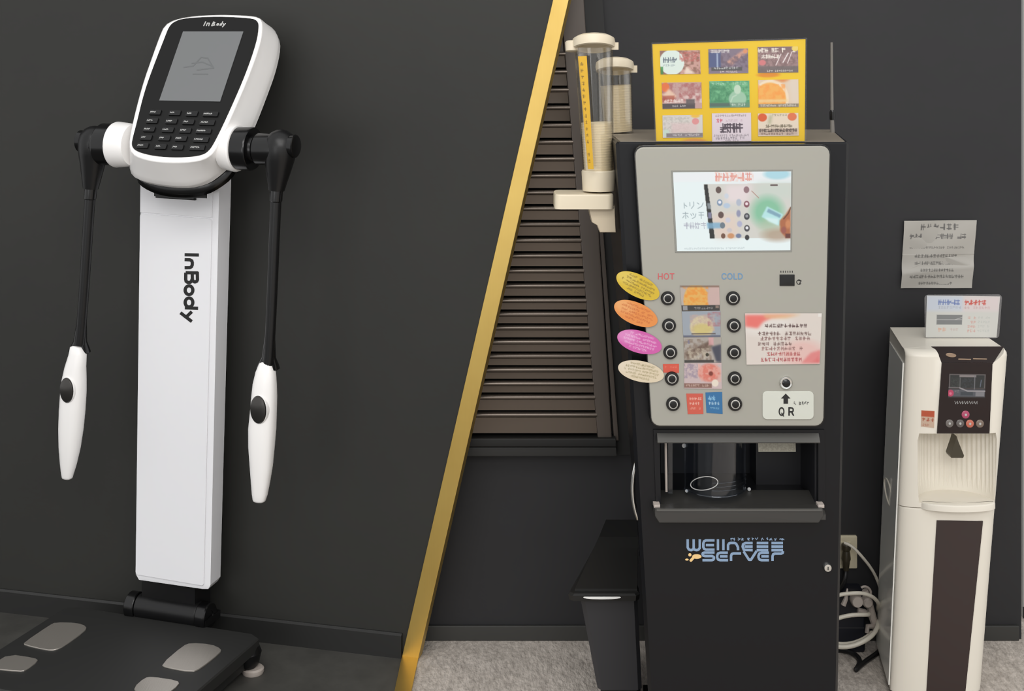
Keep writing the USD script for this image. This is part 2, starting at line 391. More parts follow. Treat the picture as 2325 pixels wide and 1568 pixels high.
def oval_tag(cx, cy, rx, ry, ang, Y, art, t=.0016):
    nr, nt = 26, 96; c, s = math.cos(math.radians(ang)), math.sin(math.radians(ang)); v, uv = [W(cx, cy, Y)], [(.5, .5)]
    for k in range(1, nr + 1):
        for q in range(nt):
            a = 2 * math.pi * q / nt; x, y = k / nr * math.cos(a), k / nr * math.sin(a)
            v.append(W(cx + rx * x * c - ry * y * s, cy + rx * x * s + ry * y * c, Y)); uv.append((.5 + x / 2, .5 + y / 2))
    f = [(0, 1 + (q + 1) % nt, 1 + q) for q in range(nt)]
    for k in range(nr - 1):
        for q in range(nt):
            a, b = 1 + k * nt + q, 1 + k * nt + (q + 1) % nt; f += [(a, b, b + nt), (a, b + nt, a + nt)]
    n0 = len(v); e = 1 + (nr - 1) * nt
    v += [v[e + q] + V([0, t, 0]) for q in range(nt)] + [v[0] + V([0, t, 0])]; uv += [uv[e + q] for q in range(nt)] + [uv[0]]
    for q in range(nt):
        j = (q + 1) % nt; f += [(e + q, e + j, n0 + j), (e + q, n0 + j, n0 + q), (n0 + q, n0 + j, n0 + nt)]
    uv = V(uv); m = trimesh.Trimesh(V(v), f, process=False)
    if m.volume < 0: m.invert()
    return m, INK[0] * lin(np.clip(art.at(uv[:, 0], uv[:, 1]), 0, 255))

# ================================================================== THE SETTING
YB = 3.022                                              # back wall
A, B = onz(0, 1385, 0), onz(915, 1491, 0)               # foot of the left wall
WD = unit(B - A); WN = V([WD[1], -WD[0], 0])            # along the wall, towards the viewer
def onwall(px, py): return onplane(px, py, A, WN)
def wall_uv(px, py): p = onwall(px, py) - A; return (np.dot(p, WD), p[2])
wfr = frame3(A, WD, (0, 0, 1))
# slanted right end of the left wall: a straight line through these two measured points
(e0u, e0z), (e1u, e1z) = wall_uv(1275, 0), wall_uv(921, 1491)
eu = lambda z: e1u + (e0u - e1u) * (z - e1z) / (e0z - e1z)
ZT = 2.75
struct('wall_left', cat(prism(V([(-2.2, 0), (eu(0), 0), (eu(ZT), ZT), (-2.2, ZT)]), wfr, .016, h0=-.016), prism(V([(-2.2, 0), (eu(0) - .1, 0), (eu(ZT) - .1, ZT), (-2.2, ZT)]), wfr, .04, h0=-.056)), 'wall_l', label='dark charcoal wall with a slanted gold-trimmed right end', cat='wall')
struct('wall_back', box(-.36, xat(2319, YB), YB, YB + .1, 0, ZT), 'wall_b', label='black painted wall behind the two dispensers', cat='wall')
YR = F * H / (1401 - H0)
struct('wall_right', box(xat(2322, YR), 2.6, YR, YR + .08, 0, ZT), 'door', label='pale wall sliver past the end of the black wall', cat='wall')
struct('baseboard_right', box(xat(2322, YR), 2.6, YR - .012, YR, 0, zat(1377, YR)), 'darkgap', label='black baseboard under the pale wall sliver', cat='baseboard')
# baseboards
hb = zat(1440, 2.93); hb = wall_uv(600, 1401)[1]
def bb(u0, u1, z1):
    p = roundpoly(V([(0, 0), (.009, 0), (.009, z1 - .004), (.004, z1), (0, z1)]), 0)
    r = [A + u * WD + np.outer(p[:, 0], WN) + np.outer(p[:, 1], [0, 0, 1]) for u in (u0, u1)]
    m = loft(r); return fix(m.vertices, m.faces)
struct('baseboard_left', bb(-2.2, eu(.02) - .012, hb), 'basel', label='black skirting board along the foot of the charcoal wall', cat='baseboard')
hb2 = zat(1421, YB - .01)
struct('baseboard_back', box(-.34, xat(2311, YB), YB - .01, YB, 0, hb2, b=.002), 'base', label='black skirting board along the foot of the back wall', cat='baseboard')
# gold trim up the slanted wall end and on across the floor joint
def gold_uv(px, py): return wall_uv(px, py)
gl0, gl1, gr0, gr1 = wall_uv(1257, 0), wall_uv(914, 1491), wall_uv(1293, 0), wall_uv(952.5, 1491)
ext = lambda a, b, z: a[0] + (b[0] - a[0]) * (z - a[1]) / (b[1] - a[1])
t1 = UsdGeom.Xform.Define(stage, '/World/trim_1').GetPrim(); origin['/World/trim_1'] = np.zeros(3)
tag(t1, 'long slanting brushed gold strip dividing the two halves', 'trim', kind='structure')
obj('wall_strip', prism(V([(ext(gl0, gl1, .002), .002), (ext(gr0, gr1, .002), .002), (ext(gr0, gr1, ZT), ZT), (ext(gl0, gl1, ZT), ZT)]), wfr, .028, b=.0015, h0=-.020), 'gold', t1)
f1, f2, f3, f4 = onz(914, 1488, 0), onz(952, 1488, 0), onz(935, 1568, 0), onz(897, 1568, 0)
g3, g4 = f2 + (f3 - f2) * 8, f1 + (f4 - f1) * 8
obj('floor_strip', quadprism([f1, f2, g3, g4], .006, (0, 0, 1)), 'gold', t1)
# floors: dark stone left of the strip, pale carpet right of it
dl = unit((f4 - f1)); m0 = (f1 + f2) / 2
k0, k1 = m0 - dl * 2.5, m0 + dl * 4.5
def floor_poly(pts): 
    return prism(V([(p[0], p[1]) for p in pts]), frame3((0, 0, 0), (1, 0, 0), (0, 1, 0)), .04, h0=-.04)
struct('floor', floor_poly([k0, k1, (-4, -2.2), (-4, 5.5)]), 'vinyl', label='dark grey stone-look floor left of the gold strip', cat='floor')
struct('floor', floor_poly([k0, (4, 5.5), (4, -2.2), k1]), 'carpet', label='pale mottled carpet floor right of the gold strip', cat='floor')

# ================================================================== LOUVRED SHUTTER
YS = 2.985
sh = thing('louvred_shutter', 'brown metal louvred shutter on the black wall behind the gold strip', 'shutter', (xat(1200, YS), YS, zat(1000, YS)))
XL = 1000                                              # hidden left end, behind the slanted wall
sl_r = lambda y: 1271 + .0865 * y                      # right ends of the slats
st_r = lambda y: 1326 + .0640 * y
fr_, fn_ = yplane(YS - .012)
obj('stile', slab([(sl_r(-560), -560), (st_r(-560), -560), (st_r(996), 996), (sl_r(996), 996)], YS - .012, .045, b=.003), 'brown', sh)
obj('rail', slab([(XL, -560), (sl_r(-560), -560), (sl_r(-460), -460), (XL, -460)], YS - .01, .04, b=.002), 'brown', sh)
obj('rail', slab([(XL, 6), (sl_r(6), 6), (sl_r(118), 118), (XL, 118)], YS - .004, .03, b=.002), 'brown', sh)
ys = [123, 164, 205, 245, 285, 323, 361, 399, 437, 473, 509, 545, 580, 614, 648, 681, 712, 743, 775, 807, 838, 869, 900, 940]
ysl = [(a, b) for a, b in zip(ys, ys[1:] + [992])] + [(-460 + 46.5 * i, -460 + 46.5 * (i + 1)) for i in range(10)]
for a, b in ysl:
    z1, z0 = zat(a - 7, YS), zat(b - 9, YS)
    c = .012
    bead = [(-.0085 - .0055 * math.cos(t), z1 - .0060 + .0050 * math.sin(t)) for t in np.linspace(-1.2, 1.6, 8)]
    prof = [(0.004, z0), (-.006, z0 + .002), (-.0085, z1 - .0125)] + bead + [(.003, z1 - .001), (.006, z1 - .006)]
    _ = [(0.004, z0), (-.006, z0 + .002), (-.008, z1 - c * 1.1), (-.0145, z1 - c), (-.0145, z1 - c + .004), (-.004, z1 - .0015), (.003, z1), (.006, z1 - .006)]
    xr = xat(sl_r((a + b) / 2), YS); xl = xat(XL, YS)
    m = loft([V([(x, YS + p, q) for p, q in prof]) for x in (xl, xr)]); obj('slat', fix(m.vertices, m.faces), 'browns', sh, smooth=45)
obj('back_sheet', slab([(XL, -560), (sl_r(-560) + 3, -560), (sl_r(996) + 3, 996), (XL, 996)], YS + .022, .006), 'darkgap', sh)
obj('sill', slab([(XL, 995), (1398, 995), (1400, 1015), (XL, 1015)], YS - .022, .05, b=.003), 'darkgap', sh)
obj('sill_ledge', slab([(XL, 1015), (1399, 1015), (1401, 1036), (XL, 1036)], YS - .012, .04, b=.002), 'sill', sh)
obj('side_channel', slab([(st_r(-560), -560), (1368, -560), (1368, 0), (1440, 1032), (st_r(1032) - 2, 1032)], YS + .012, .018), 'darkgap', sh)
obj('guide_rail', slab([(1358, 500), (1368, 500), (1405, 1000), (1394, 1000)], YS - .002, .014, b=.0015), 'brown', sh)

# ================================================================== BODY COMPOSITION ANALYSER (white column with two hand grips)
a18 = math.radians(18); R = V([math.cos(a18), -math.sin(a18), 0]); D = V([math.sin(a18), math.cos(a18), 0]); Z = V([0, 0, 1.0])
ZP = .075                                              # height of the foot plate
Pc = onz(370, 1410, ZP)
bca = thing('body_analyser', 'white column body composition scale with black foot plate and two hanging hand grips', 'body scale', (Pc[0], Pc[1], 0))
rr = onz(597, 1441, ZP)
pfr = frame3(rr - .5 * R + 0 * D, R, D)                # plate frame; y away from the viewer
pl = roundpoly(V([(0, 0), (.5, 0), (.5, -.38), (0, -.38)]), .02)
pl3 = lambda q, h: to3(q, pfr, h - pfr[0][2])
pin = roundpoly(V([(.02, -.012), (.48, -.012), (.48, -.36), (.02, -.36)]), .02)
n_ = 72; c_ = (.25, -.19)
P0, P1, P2 = rays(pl, n_, c_), rays(V(Polygon(pl).buffer(-.003).exterior.coords[:-1]), n_, c_), rays(pin, n_, c_)
obj('foot_plate', loft([pl3(P2, .016), pl3(P2, .032), pl3(P0, .05), pl3(P0, ZP - .003), pl3(P1, ZP)]), 'blackm', bca, smooth=30)
for poly in ([(430, 458), (600, 462), (675, 490), (660, 525), (500, 640), (430, 672), (360, 672), (190, 632), (185, 615), (385, 480)],
             [(1480, 618), (1640, 628), (1720, 665), (1710, 695), (1560, 815), (1490, 843), (1290, 808), (1250, 785), (1420, 640)],
             [(-60, 785), (70, 705), (270, 735), (300, 755), (200, 830), (150, 838), (-80, 815)],
             [(1035, 965), (1120, 890), (1180, 880), (1380, 910), (1395, 940), (1280, 1030), (1230, 1050), (1060, 1010)]):
    q = V([onz(x / 3.419, 1280 + y / 3.419, ZP)[:2] for x, y in poly])
    q = chaikin(q, 1)
    obj('foot_electrode', prism(q, frame3((0, 0, ZP), (1, 0, 0), (0, 1, 0)), .0025, b=.0012), 'steel', bca, label='brushed steel foot electrode')
# corner legs and levelling feet
for i, (u, v) in enumerate(((.475, -.022), (.03, -.022), (.475, -.345), (.03, -.345))):
    c = pl3(V([[u, v]]), 0)[0]
    obj('leg', lathe([(.012, .018), (.02, .024), (.045, .03), (.06, .024)], c, Z), 'black', bca)
    obj('levelling_foot', lathe([(0, .022), (.004, .0235), (.010, .0235), (.013, .02), (.0135, .008), (.02, .006)], c + .012 * R + .002 * D, Z), 'valve', bca, label='pale grey levelling foot')
# hinge
hc = onplane(389, 1382, Pc + .03 * D, D); hc = hc - .006 * D
hl = .085
obj('hinge_barrel', lathe([(-.078, .026), (-.076, .0275), (.076, .0275), (.078, .026)], hc, R), 'black', bca)
for s in (-1, 1):
    obj('hinge_cap', lathe([(0, .028), (.002, .0295), (.022, .0295), (.0245, .027), (.0245, .012), (.023, .011)], hc + s * .079 * R, s * R), 'blackg', bca)
obj('hinge_bracket', loft([[hc + x * R + y * D + V([0, 0, z]) for x, y in ((-.066, -.010), (.070, -.010), (.082, .035), (-.075, .035))] for z in (.012, .062)]), 'black', bca)
obj('hinge_base', loft([[V([hc[0], hc[1], 0]) + x * R + y * D + V([0, 0, z]) for x, y in ((-.085, -.022), (.105, -.022), (.105, .04), (-.085, .04))] for z in (ZP - .002, ZP + .014)]), 'black', bca)
# column
cp = lambda px, py, o=0: onplane(px, py, Pc + o * D, D)
def colring(py, l, m, r, shrink=0):
    a, b, c = cp(l, py), cp(m, py), cp(r, py, .056)
    a, b, c = (V([*p[:2], b[2]]) for p in (a, b, c))
    dd = .056; al = a + (dd) * D
    w = unit(b - a)
    pts = [a + .006 * w, b - .002 * w, b + .012 * w + .004 * D, c - .004 * D, c - .006 * w + .004 * D, al + .006 * w + .004 * D, al, a + .006 * D]
    ctr = sum(pts) / 8
    return V([ctr + (p - ctr) * (1 - shrink) for p in pts])
ybot, ytop = 1338, 405
def col_at(py):
    t = (py - 430) / (1310 - 430); return 316 - 11 * t, 484.5 - 19.5 * t, 526.5 - 23.5 * t
obj('column', loft([colring(ybot, *col_at(ybot), .06), colring(ybot - 10, *col_at(ybot - 10), .0), colring(ytop, *col_at(ytop))]), 'white2', bca, smooth=25)
cfr = frame3(Pc, R, Z); cuv = lambda px, py, o=-.0: (np.dot(cp(px, py) - Pc, R), (cp(px, py) - Pc)[2])
fpan = [(cuv(col_at(y)[0] + (3.5 if k in 'a' else 0) if s == 'l' else col_at(y)[1] - 1, y)) for s, y, k in (('l', 484, 'a'), ('r', 497, 'b'), ('r', 1329, 'b'), ('l', 1303, 'a'))]
fp = obj('front_panel', prism(roundpoly(V(fpan), .006), cfr, .0022, b=.001), 'white2', bca)
fpan2 = [cuv(col_at(y)[0] + 3.5 if s == 'l' else col_at(y)[1] - 1, y) for s, y in (('l', 420), ('r', 430), ('r', 494), ('l', 481.5))]
obj('cover_strip', prism(V(fpan2), cfr, .0022, b=.001), 'white2', bca)
z5 = lambda pts: [(290 + x / 4.126, 380 + y / 4.126) for x, y in pts]
ellp = lambda cx, cy, rx, ry: [(cx + rx * math.cos(k * math.pi / 12), cy + ry * math.sin(k * math.pi / 12)) for k in range(25)]
word = [[(540, 815), (672, 818)],
        [(540, 861), (588, 863), (606, 872), (611, 890), (610, 912), (603, 928), (588, 936), (540, 937)],
        [(550, 983), (658, 985), (659, 1050), (652, 1064), (636, 1070), (620, 1064), (612, 1050), (610, 985)],
        [(610, 1040), (604, 1062), (590, 1074), (568, 1074), (553, 1064), (549, 1045), (550, 983)],
        ellp(580, 1147, 36, 41), ellp(580, 1262, 36, 42), [(542, 1312), (664, 1316)],
        [(606, 1440), (500, 1358)], [(606, 1348), (558, 1394)]]
lw = unary_union([LineString(z5(p))  .buffer(29 / 4.126 / 2, cap_style='flat', join_style='round') for p in word])
obj('lettering', prism(pxarea(lw, cuv), cfr, .0008, h0=.0022), 'ink', fp)
obj('column_slot', prism(V([cuv(*p) for p in ((358, 425), (447, 428), (447, 454), (358, 448))]), cfr, .010, b=.002), 'blackg', bca, label='black slot under the console')
# console
th = math.radians(32); U = math.sin(th) * D + math.cos(th) * Z; N = np.cross(R, U)
Pf = W(400, 358, 2.735); ffr = frame3(Pf, R, U)
def kuv(px, py, o=0.0): p = onplane(px, py, Pf + o * N, N) - Pf; return (np.dot(p, R), np.dot(p, U))
def kring(pts, o, n=96, c=None, k=2, s=1.0):
    q = chaikin([kuv(a, b, o) for a, b in pts], k); c = V(Polygon(q).centroid.coords[0]) if c is None else c
    q = rays(q, n, c); return to3(c + (q - c) * s, ffr, o), c
rim = [(376, 52), (420, 38), (490, 33), (560, 35), (594, 40), (597, 60), (594, 95), (568, 170), (530, 258), (500, 325), (482, 354), (456, 367), (406, 372), (350, 369), (306, 357), (292, 338), (297, 296), (322, 196), (348, 122), (364, 78)]
mid = [(415, 90), (430, 72), (510, 62), (598, 50), (624, 66), (634, 92), (622, 150), (604, 200), (574, 278), (546, 336), (518, 370), (478, 404), (455, 415), (415, 423), (352, 417), (304, 405), (293, 384), (295, 355), (318, 300), (345, 215), (375, 140)]
back = [(450, 115), (465, 98), (540, 86), (618, 82), (637, 106), (626, 165), (608, 215), (582, 288), (556, 345), (534, 402), (486, 436), (455, 446), (415, 450), (352, 442), (304, 412), (320, 370), (340, 310), (375, 220), (405, 150)]
cc = V(Polygon([kuv(*p) for p in rim]).centroid.coords[0])
r0, _ = kring(rim, 0.0, c=cc); r00, _ = kring(rim, .004, c=cc, s=.985); r1, _ = kring(mid, -.062, c=cc); 
rx = r0 * .45 + r1 * .55 + .012 * unit(1 * R) * 0
r2 = r1 * .985 + r1.mean(0) * .015 - .018 * N
obj('console_shell', loft([r00, r0, r0 * .75 + r1 * .25, rx, r0 * .2 + r1 * .8, r1, r1 * .6 + r2 * .4, r2]), 'white', bca, smooth=50)
rb0, _ = kring(mid, -.075, c=cc, s=.96); rb1, _ = kring(back, -.10, c=cc); rb2 = rb1 * .8 + rb1.mean(0) * .2 - .02 * N; rb3 = rb2 * .5 + rb2.mean(0) * .5 - .010 * N - .03 * U
obj('console_back', loft([rb0, rb0 * .3 + rb1 * .7, rb1, rb2, rb3]), 'blackg', bca, smooth=50)
face = [(396, 50), (420, 42), (496, 38), (570, 42), (584, 47), (588, 58), (583, 95), (558, 168), (520, 255), (490, 318), (474, 344), (454, 354), (406, 358), (352, 355), (312, 345), (299, 333), (302, 314), (310, 285), (328, 210), (352, 144), (374, 88), (384, 62)]
fq = chaikin([kuv(a, b, .004) for a, b in face], 2)
fpn = obj('console_face', prism(fq, ffr, .0025, b=.0012, h0=.004), 'facep', bca, label='black face panel with lcd screen')
scr = [kuv(*p, .0065) for p in ((416, 72), (553, 72), (500, 231), (362, 228.5))]
obj('screen', prism(V(scr), ffr, .0012, h0=.0065), 'lcd', fpn, label='grey unlit lcd screen')
ck = lambda pts: pxarea(unary_union([LineString([(160 + x / 3.337, y / 3.337) for x, y in p]).buffer(1.3) for p in pts]), lambda a, b: kuv(a, b, .0077))
obj('screen_mark', prism(ck([[(860, 510), (930, 500), (990, 435), (1040, 440), (1085, 515), (960, 530)], [(920, 480), (1000, 470), (1070, 500)], [(930, 562), (1040, 562)]]), ffr, .0003, h0=.0077), 'lcdm', fpn)
lg = [[(1010, 195), (1025, 165)], [(1030, 195), (1038, 176), (1054, 176), (1048, 195)], [(1070, 195), (1085, 166), (1095, 172), (1085, 182), (1094, 190), (1072, 196)], [(1108, 190), (1116, 178), (1124, 180), (1118, 192), (1108, 190)], [(1140, 194), (1155, 164)], [(1132, 192), (1140, 180), (1146, 184), (1140, 194)], [(1158, 178), (1160, 192)], [(1175, 178), (1152, 204)]]
obj('logo', prism(pxarea(unary_union([LineString([(160 + x / 3.337, y / 3.337) for x, y in p]).buffer(1.15) for p in lg]), lambda a, b: kuv(a, b, .0065)), ffr, .0004, h0=.0065), 'greyink', fpn)
keys = [[(640, 160), (1090, 172), (1480, 190), (1910, 200)], [(570, 352), (1010, 365), (1400, 382), (1830, 395)], [(500, 548), (930, 560), (1330, 575), (1750, 590)], [(430, 738), (850, 750), (1230, 762), (1690, 785)], [(350, 922), (765, 945), (1150, 960), (1600, 970)]]
rk = random.Random(5)
for row in keys:
    for j, (x, y) in enumerate(row):
        u, v = kuv(290 + x / 10.109, 240 + y / 10.109, .0065); w = .036 if j == 3 else .028
        k = obj('keypad_button', prism(rrect(w, .0125, .0022, 3, u, v), ffr, .0032, b=.0012, h0=.0065), 'black', bca)
        ww = (.011 + .004 * rk.random()) * (1.5 if j == 3 else 1.0); gs = []
        x0 = u - .004 - ww / 2
        for g_ in range(max(3, int(ww / .0032))):
            xx = x0 + g_ * .0034; gs += [LineString([(xx, v - .0012), (xx + .001 * rk.random(), v + .0018)]), LineString([(xx, v + .0015 * (rk.random() - .3)), (xx + .0026, v + .0015 * (rk.random() - .3))])]
        obj('key_marking', prism(unary_union([g.buffer(.00055, quad_segs=2) for g in gs]), ffr, .0003, h0=.0097), 'greyink', k)
nq = [cp(px_, 400, d_) for px_, d_ in ((350, -.085), (470, -.085), (470, .035), (350, .035))]
obj('neck', loft([V([[p[0], p[1], zz] for p in nq]) for zz in (cp(400, 436)[2], cp(400, 340)[2])]), 'blackm', bca)
# bosses, joints, rods and grips; all hang in the plane through the pivot axis
Pa = W(425, 333, 2.795); ap = lambda px, py: onplane(px, py, Pa, D)
px1 = lambda px, s: ap(px, 333 + (px - 425) * .033)
for s, b0, b1, e, rod, grip in ((-1, 302, 262, (214, 321), [(206, 428), (203, 470), (192, 640), (181, 782)], 0), (1, 512, 543, (637, 331), [(628, 432), (626, 470), (619, 640), (609, 828)], 1)):
    ax = s * R; pb = ap(b0, 333); ln = np.linalg.norm(px1(b1, s) - px1(b0, s)); o = px1(b0, s)
    obj('arm_boss', lathe([(0, .044), (.01, .0465), (ln - .006, .0495), (ln - .0015, .048), (ln, .045)], o, ax), 'white', bca, smooth=40)
    o2 = o + ln * ax; E = ap(*e); tot = abs(np.dot(E - o2, R))
    obj('joint_disc', lathe([(-.002, .042), (0, .0445), (.030, .0455), (.034, .043), (.0345, .030)], o2, ax), 'blackg', bca, smooth=40)
    obj('joint_neck', lathe([(.03, .030), (.04, .028), (.046, .033), (tot - .01, .033), (tot, .03)], o2, ax), 'blackg', bca, smooth=40)
    top = E; bot = ap(*rod[0]); d_ = unit(bot - top); L_ = np.linalg.norm(bot - top)
    prof = [(-.034, .002), (-.032, .012), (-.026, .022), (-.014, .031), (0, .034), (.016, .0335), (.03, .031), (.05, .0265), (L_ * .8, .0205), (L_, .0165), (L_ + .001, .011)]
    obj('elbow', lathe(prof, top, d_), 'black', bca, smooth=40)
    obj('elbow_plug', lathe([(0, .021), (.034, .024), (.0365, .021), (.037, .002)], top, ax), 'blackg', bca, smooth=40)
    obj('arm_rod', tube(spline([ap(*p) for p in rod], 24), np.linspace(.0115, .0105, 24)), 'black', bca)
    obj('rod_sleeve', lathe([(-.004, .013), (0, .0135), (.022, .013), (.024, .011)], bot, unit(ap(*rod[1]) - bot)), 'blackg', bca)
    if s < 0:
        z3 = [(228, 300, 34), (300, 272, 74), (400, 254, 88), (500, 244, 101), (600, 238, 107), (750, 228, 108), (900, 218, 103), (1050, 208, 90), (1180, 198, 70), (1260, 190, 53), (1290, 188, 46)]
        z3[0] = (240, 262, 52); thumb = (193, 588, 62, 100)
    else:
        z3 = [(372, 1795, 55), (440, 1794, 84), (540, 1786, 100), (640, 1782, 107), (740, 1777, 110), (900, 1766, 116), (1050, 1760, 109), (1200, 1758, 96), (1330, 1752, 80), (1430, 1746, 66), (1475, 1742, 55)]
        thumb = (1742, 745, 66, 106)
    rings = []
    for y, x, hw in z3:
        c = ap(100 + x / 3.564, 720 + y / 3.564); w = hw / 3.564 * np.dot(c, V([0, 1, 0])) / F
        a = np.arange(40) * 2 * np.pi / 40
        e_ = lambda q: np.sign(q) * np.abs(q) ** .82
        rings.append(c + w * np.outer(e_(np.cos(a)), R * .97) + .78 * w * np.outer(e_(np.sin(a)), D))
    c0 = rings[0].mean(0); rings = [c0 + (rings[0] - c0) * .55 + V([0, 0, .003])] + rings
    c1 = rings[-1].mean(0); rings += [c1 + (rings[-1] - c1) * .9 - V([0, 0, .003]), c1 + (rings[-1] - c1) * .6 - V([0, 0, .005])]
    gp = obj('hand_grip', loft(rings), 'white', bca, smooth=50, label='white tapered hand grip')
    hw = 108 / 3.564 * 2.9 / F; tc = onplane(100 + thumb[0] / 3.564, 720 + thumb[1] / 3.564, Pa - D * hw * .64, D)
    nrm = unit(-.97 * D - .12 * R); tu = unit(Z - nrm * np.dot(Z, nrm)); tv = np.cross(nrm, tu)
    rx_, ry_ = 1.1 * thumb[2] / 3.564 * 2.9 / F, thumb[3] / 3.564 * 2.9 / F
    a = np.arange(40) * 2 * np.pi / 40
    el = lambda k, h: tc + k * (rx_ * np.outer(np.cos(a), tv) + ry_ * np.outer(np.sin(a), tu)) + h * nrm
    obj('thumb_rim', loft([el(1.08, -.008), el(1.07, .0015), el(1.04, .003), el(.98, .003), el(.9, -.004)]), 'white', gp)
    obj('thumb_electrode', loft([el(1.0, -.006), el(1.0, .004), el(.93, .0062), el(.6, .0082), el(.2, .009)]), 'dsteel', gp, label='dark oval thumb electrode')
    topc = rings[1].mean(0); rd = unit(ap(*rod[-1]) - ap(*rod[-2]))
    obj('grip_collar', lathe([(-.05, .0108), (-.03, .0125), (-.006, .0145), (.008, .021), (.016, .024), (.022, .016)], topc + .012 * D - .004 * rd, rd), 'blackg', bca)

# ================================================================== DRINK SERVER
YF, YP, YK = 2.40, 2.37, 2.758
ZTOP = zat(322, YF)
bx = lambda py: (1397 + .0574 * (py - 295), 1930 - .0196 * (py - 291))
srv = thing('drink_server', 'tall black drink dispensing machine with silver front panel and lit screen', 'drink machine', (xat(1690, YF), (YF + YK) / 2, 0))
fl = lambda y: xat(bx(y)[0], YF); frr = lambda y: xat(bx(y)[1], YF)
yfl = H0 + H * F / YF
ring = lambda z, l, r, bl, br, e=0: V([(l + e, YF + .008, z), (l + .006, YF + e, z), (r - .006, YF + e, z), (r - e, YF + .008, z), (br - e, YK, z), (bl + e, YK, z)])
body = loft([ring(0.03, fl(yfl), frr(yfl), .29, frr(yfl)), ring(ZTOP - .004, fl(322), frr(322), .187, .672), ring(ZTOP, fl(322), frr(322), .187, .672, .003)])
bv = manifold3d.Manifold(manifold3d.Mesh(np.asarray(body.vertices, np.float32), np.asarray(body.faces, np.uint32)))
def mf(m): return manifold3d.Manifold(manifold3d.Mesh(np.asarray(m.vertices, np.float32), np.asarray(m.faces, np.uint32)))
cut = box(xat(1496, YF), xat(1857, YF), YF - .05, YF + .2, zat(1157, YF), zat(985, YF))
bm = bv - mf(cut)
cabinet = obj('cabinet', bm, 'cab', srv, smooth=20)
obj('plinth', box(fl(yfl) + .015, frr(yfl) - .015, YF + .03, YK - .02, 0, .032), 'darkgap', srv)
obj('cover_sheet', prism(V([(fl(322) + .008, YF + .006), (frr(322) - .008, YF + .006), (.665, YK - .006), (.194, YK - .006)]), frame3((0, 0, ZTOP), (1, 0, 0), (0, 1, 0)), .001), 'cabtop', srv)
# front panel
obj('panel_bezel', slab([(1438, 329), (1888, 326), (1873, 970), (1477, 970)], YP + .004, .026, r=.017, b=.002), 'blackg', srv)
pan = obj('front_panel', slab([(1441, 334), (1885, 331), (1870, 967), (1480, 967)], YP, .012, r=.015, b=.0025), 'silver', srv)
obj('screen_frame', slab([(1524, 387), (1800, 385), (1798, 572), (1533, 574)], YP - .001, .004, b=.0008), 'frame', srv)
S = Art(268, 180, (236, 247, 247))
S.rect(0, 0, 268, 22, (240, 243, 245), e=6)
S.glyphs(95, 3, 182, 17, (228, 150, 140), 3, .9, 1.0, 2.4); S.blotch(95, 0, 182, 22, (246, 190, 170), 4, 5, .5)
S.ell(236, 6, 30, 12, (176, 220, 232), e=5)
S.poly([(68, 28), (268, 26), (268, 152), (80, 152)], (214, 212, 204))
S.poly([(190, 27), (268, 26), (268, 60), (190, 70)], (206, 214, 204), e=8)
S.ell(214, 92, 36, 34, (134, 196, 160), e=22); S.ell(225, 125, 30, 26, (186, 196, 170), .6, e=20); S.ell(238, 145, 34, 14, (178, 150, 126), .7, e=12)
S.poly([(82, 100), (140, 92), (148, 152), (92, 152)], (232, 206, 190), .7, 6)
S.poly([(118, 30), (180, 28), (168, 72), (120, 70)], (238, 222, 224), .8, 6)
S.poly([(69, 28), (77, 28), (90, 152), (79, 152)], (8, 10, 8))
S.poly([(74, 70), (82, 70), (84, 85), (76, 85)], (160, 170, 176), .8, 1.2); S.rect(76, 92, 84, 106, (150, 150, 186), .8, 2); S.poly([(72, 115), (104, 115), (106, 128), (74, 130)], (128, 176, 206), .9, 1.5)
for cx, cy, r_, c1, c2 in ((102, 41, 7, (92, 72, 66), None), (104, 70, 7, (128, 150, 176), (240, 240, 250)), (106, 98, 7, (92, 66, 62), None), (109, 122, 6.5, (104, 118, 130), None), (110, 146, 5.5, (110, 72, 52), None),
                           (166, 41, 7, (146, 112, 118), None), (166, 74, 7, (128, 72, 84), (244, 226, 230)), (166, 102, 7, (44, 48, 56), (150, 150, 155)), (166, 129, 7, (58, 58, 66), (236, 236, 240)), (166, 150, 5.5, (30, 32, 36), None)):
    S.ell(cx, cy, r_ * .92, r_ * 1.08, c1, e=1.5)
    if c2: S.ell(cx, cy - 1, r_ * .5, r_ * .5, c2, e=1.5)
for cx, cy, rx_, ry_, c1 in ((120, 55, 5, 6, (206, 214, 224)), (148, 70, 6, 8, (180, 188, 204)), (147, 95, 5, 8, (146, 148, 176)), (149, 119, 6, 7, (176, 178, 206)), (146, 146, 6.5, 5, (112, 124, 156)), (120, 77, 8, 6, (184, 202, 222)), (122, 110, 6, 6, (206, 204, 218)), (125, 133, 6, 5, (204, 196, 198)), (128, 146, 8, 6, (206, 146, 100))):
    S.ell(cx, cy, rx_, ry_, c1, e=2.5)
S.line([(178, 44), (194, 60)], 1.6, (176, 132, 120)); S.line([(222, 31), (236, 31)], 3.5, (84, 62, 60))
S.poly([(213, 79), (250, 98), (240, 124), (200, 103)], (184, 232, 232), 1, 1.2); S.poly([(216, 84), (246, 99), (243, 106), (212, 92)], (120, 160, 182), .9, 1.2); S.poly([(206, 104), (240, 108), (238, 122), (216, 114)], (224, 246, 246), .8, 2)
S.poly([(268, 80), (256, 98), (242, 112), (244, 136), (252, 146), (258, 152), (268, 152)], (176, 100, 58), 1, 1.5); S.ell(262, 120, 6, 10, (206, 132, 84), e=4); S.ell(252, 134, 6, 8, (150, 78, 70), .8, e=3); S.rect(256, 142, 268, 152, (92, 36, 30), .9, 3); S.line([(268, 82), (262, 96), (252, 108)], 3, (96, 50, 24), .8)
kc = (150, 166, 172)
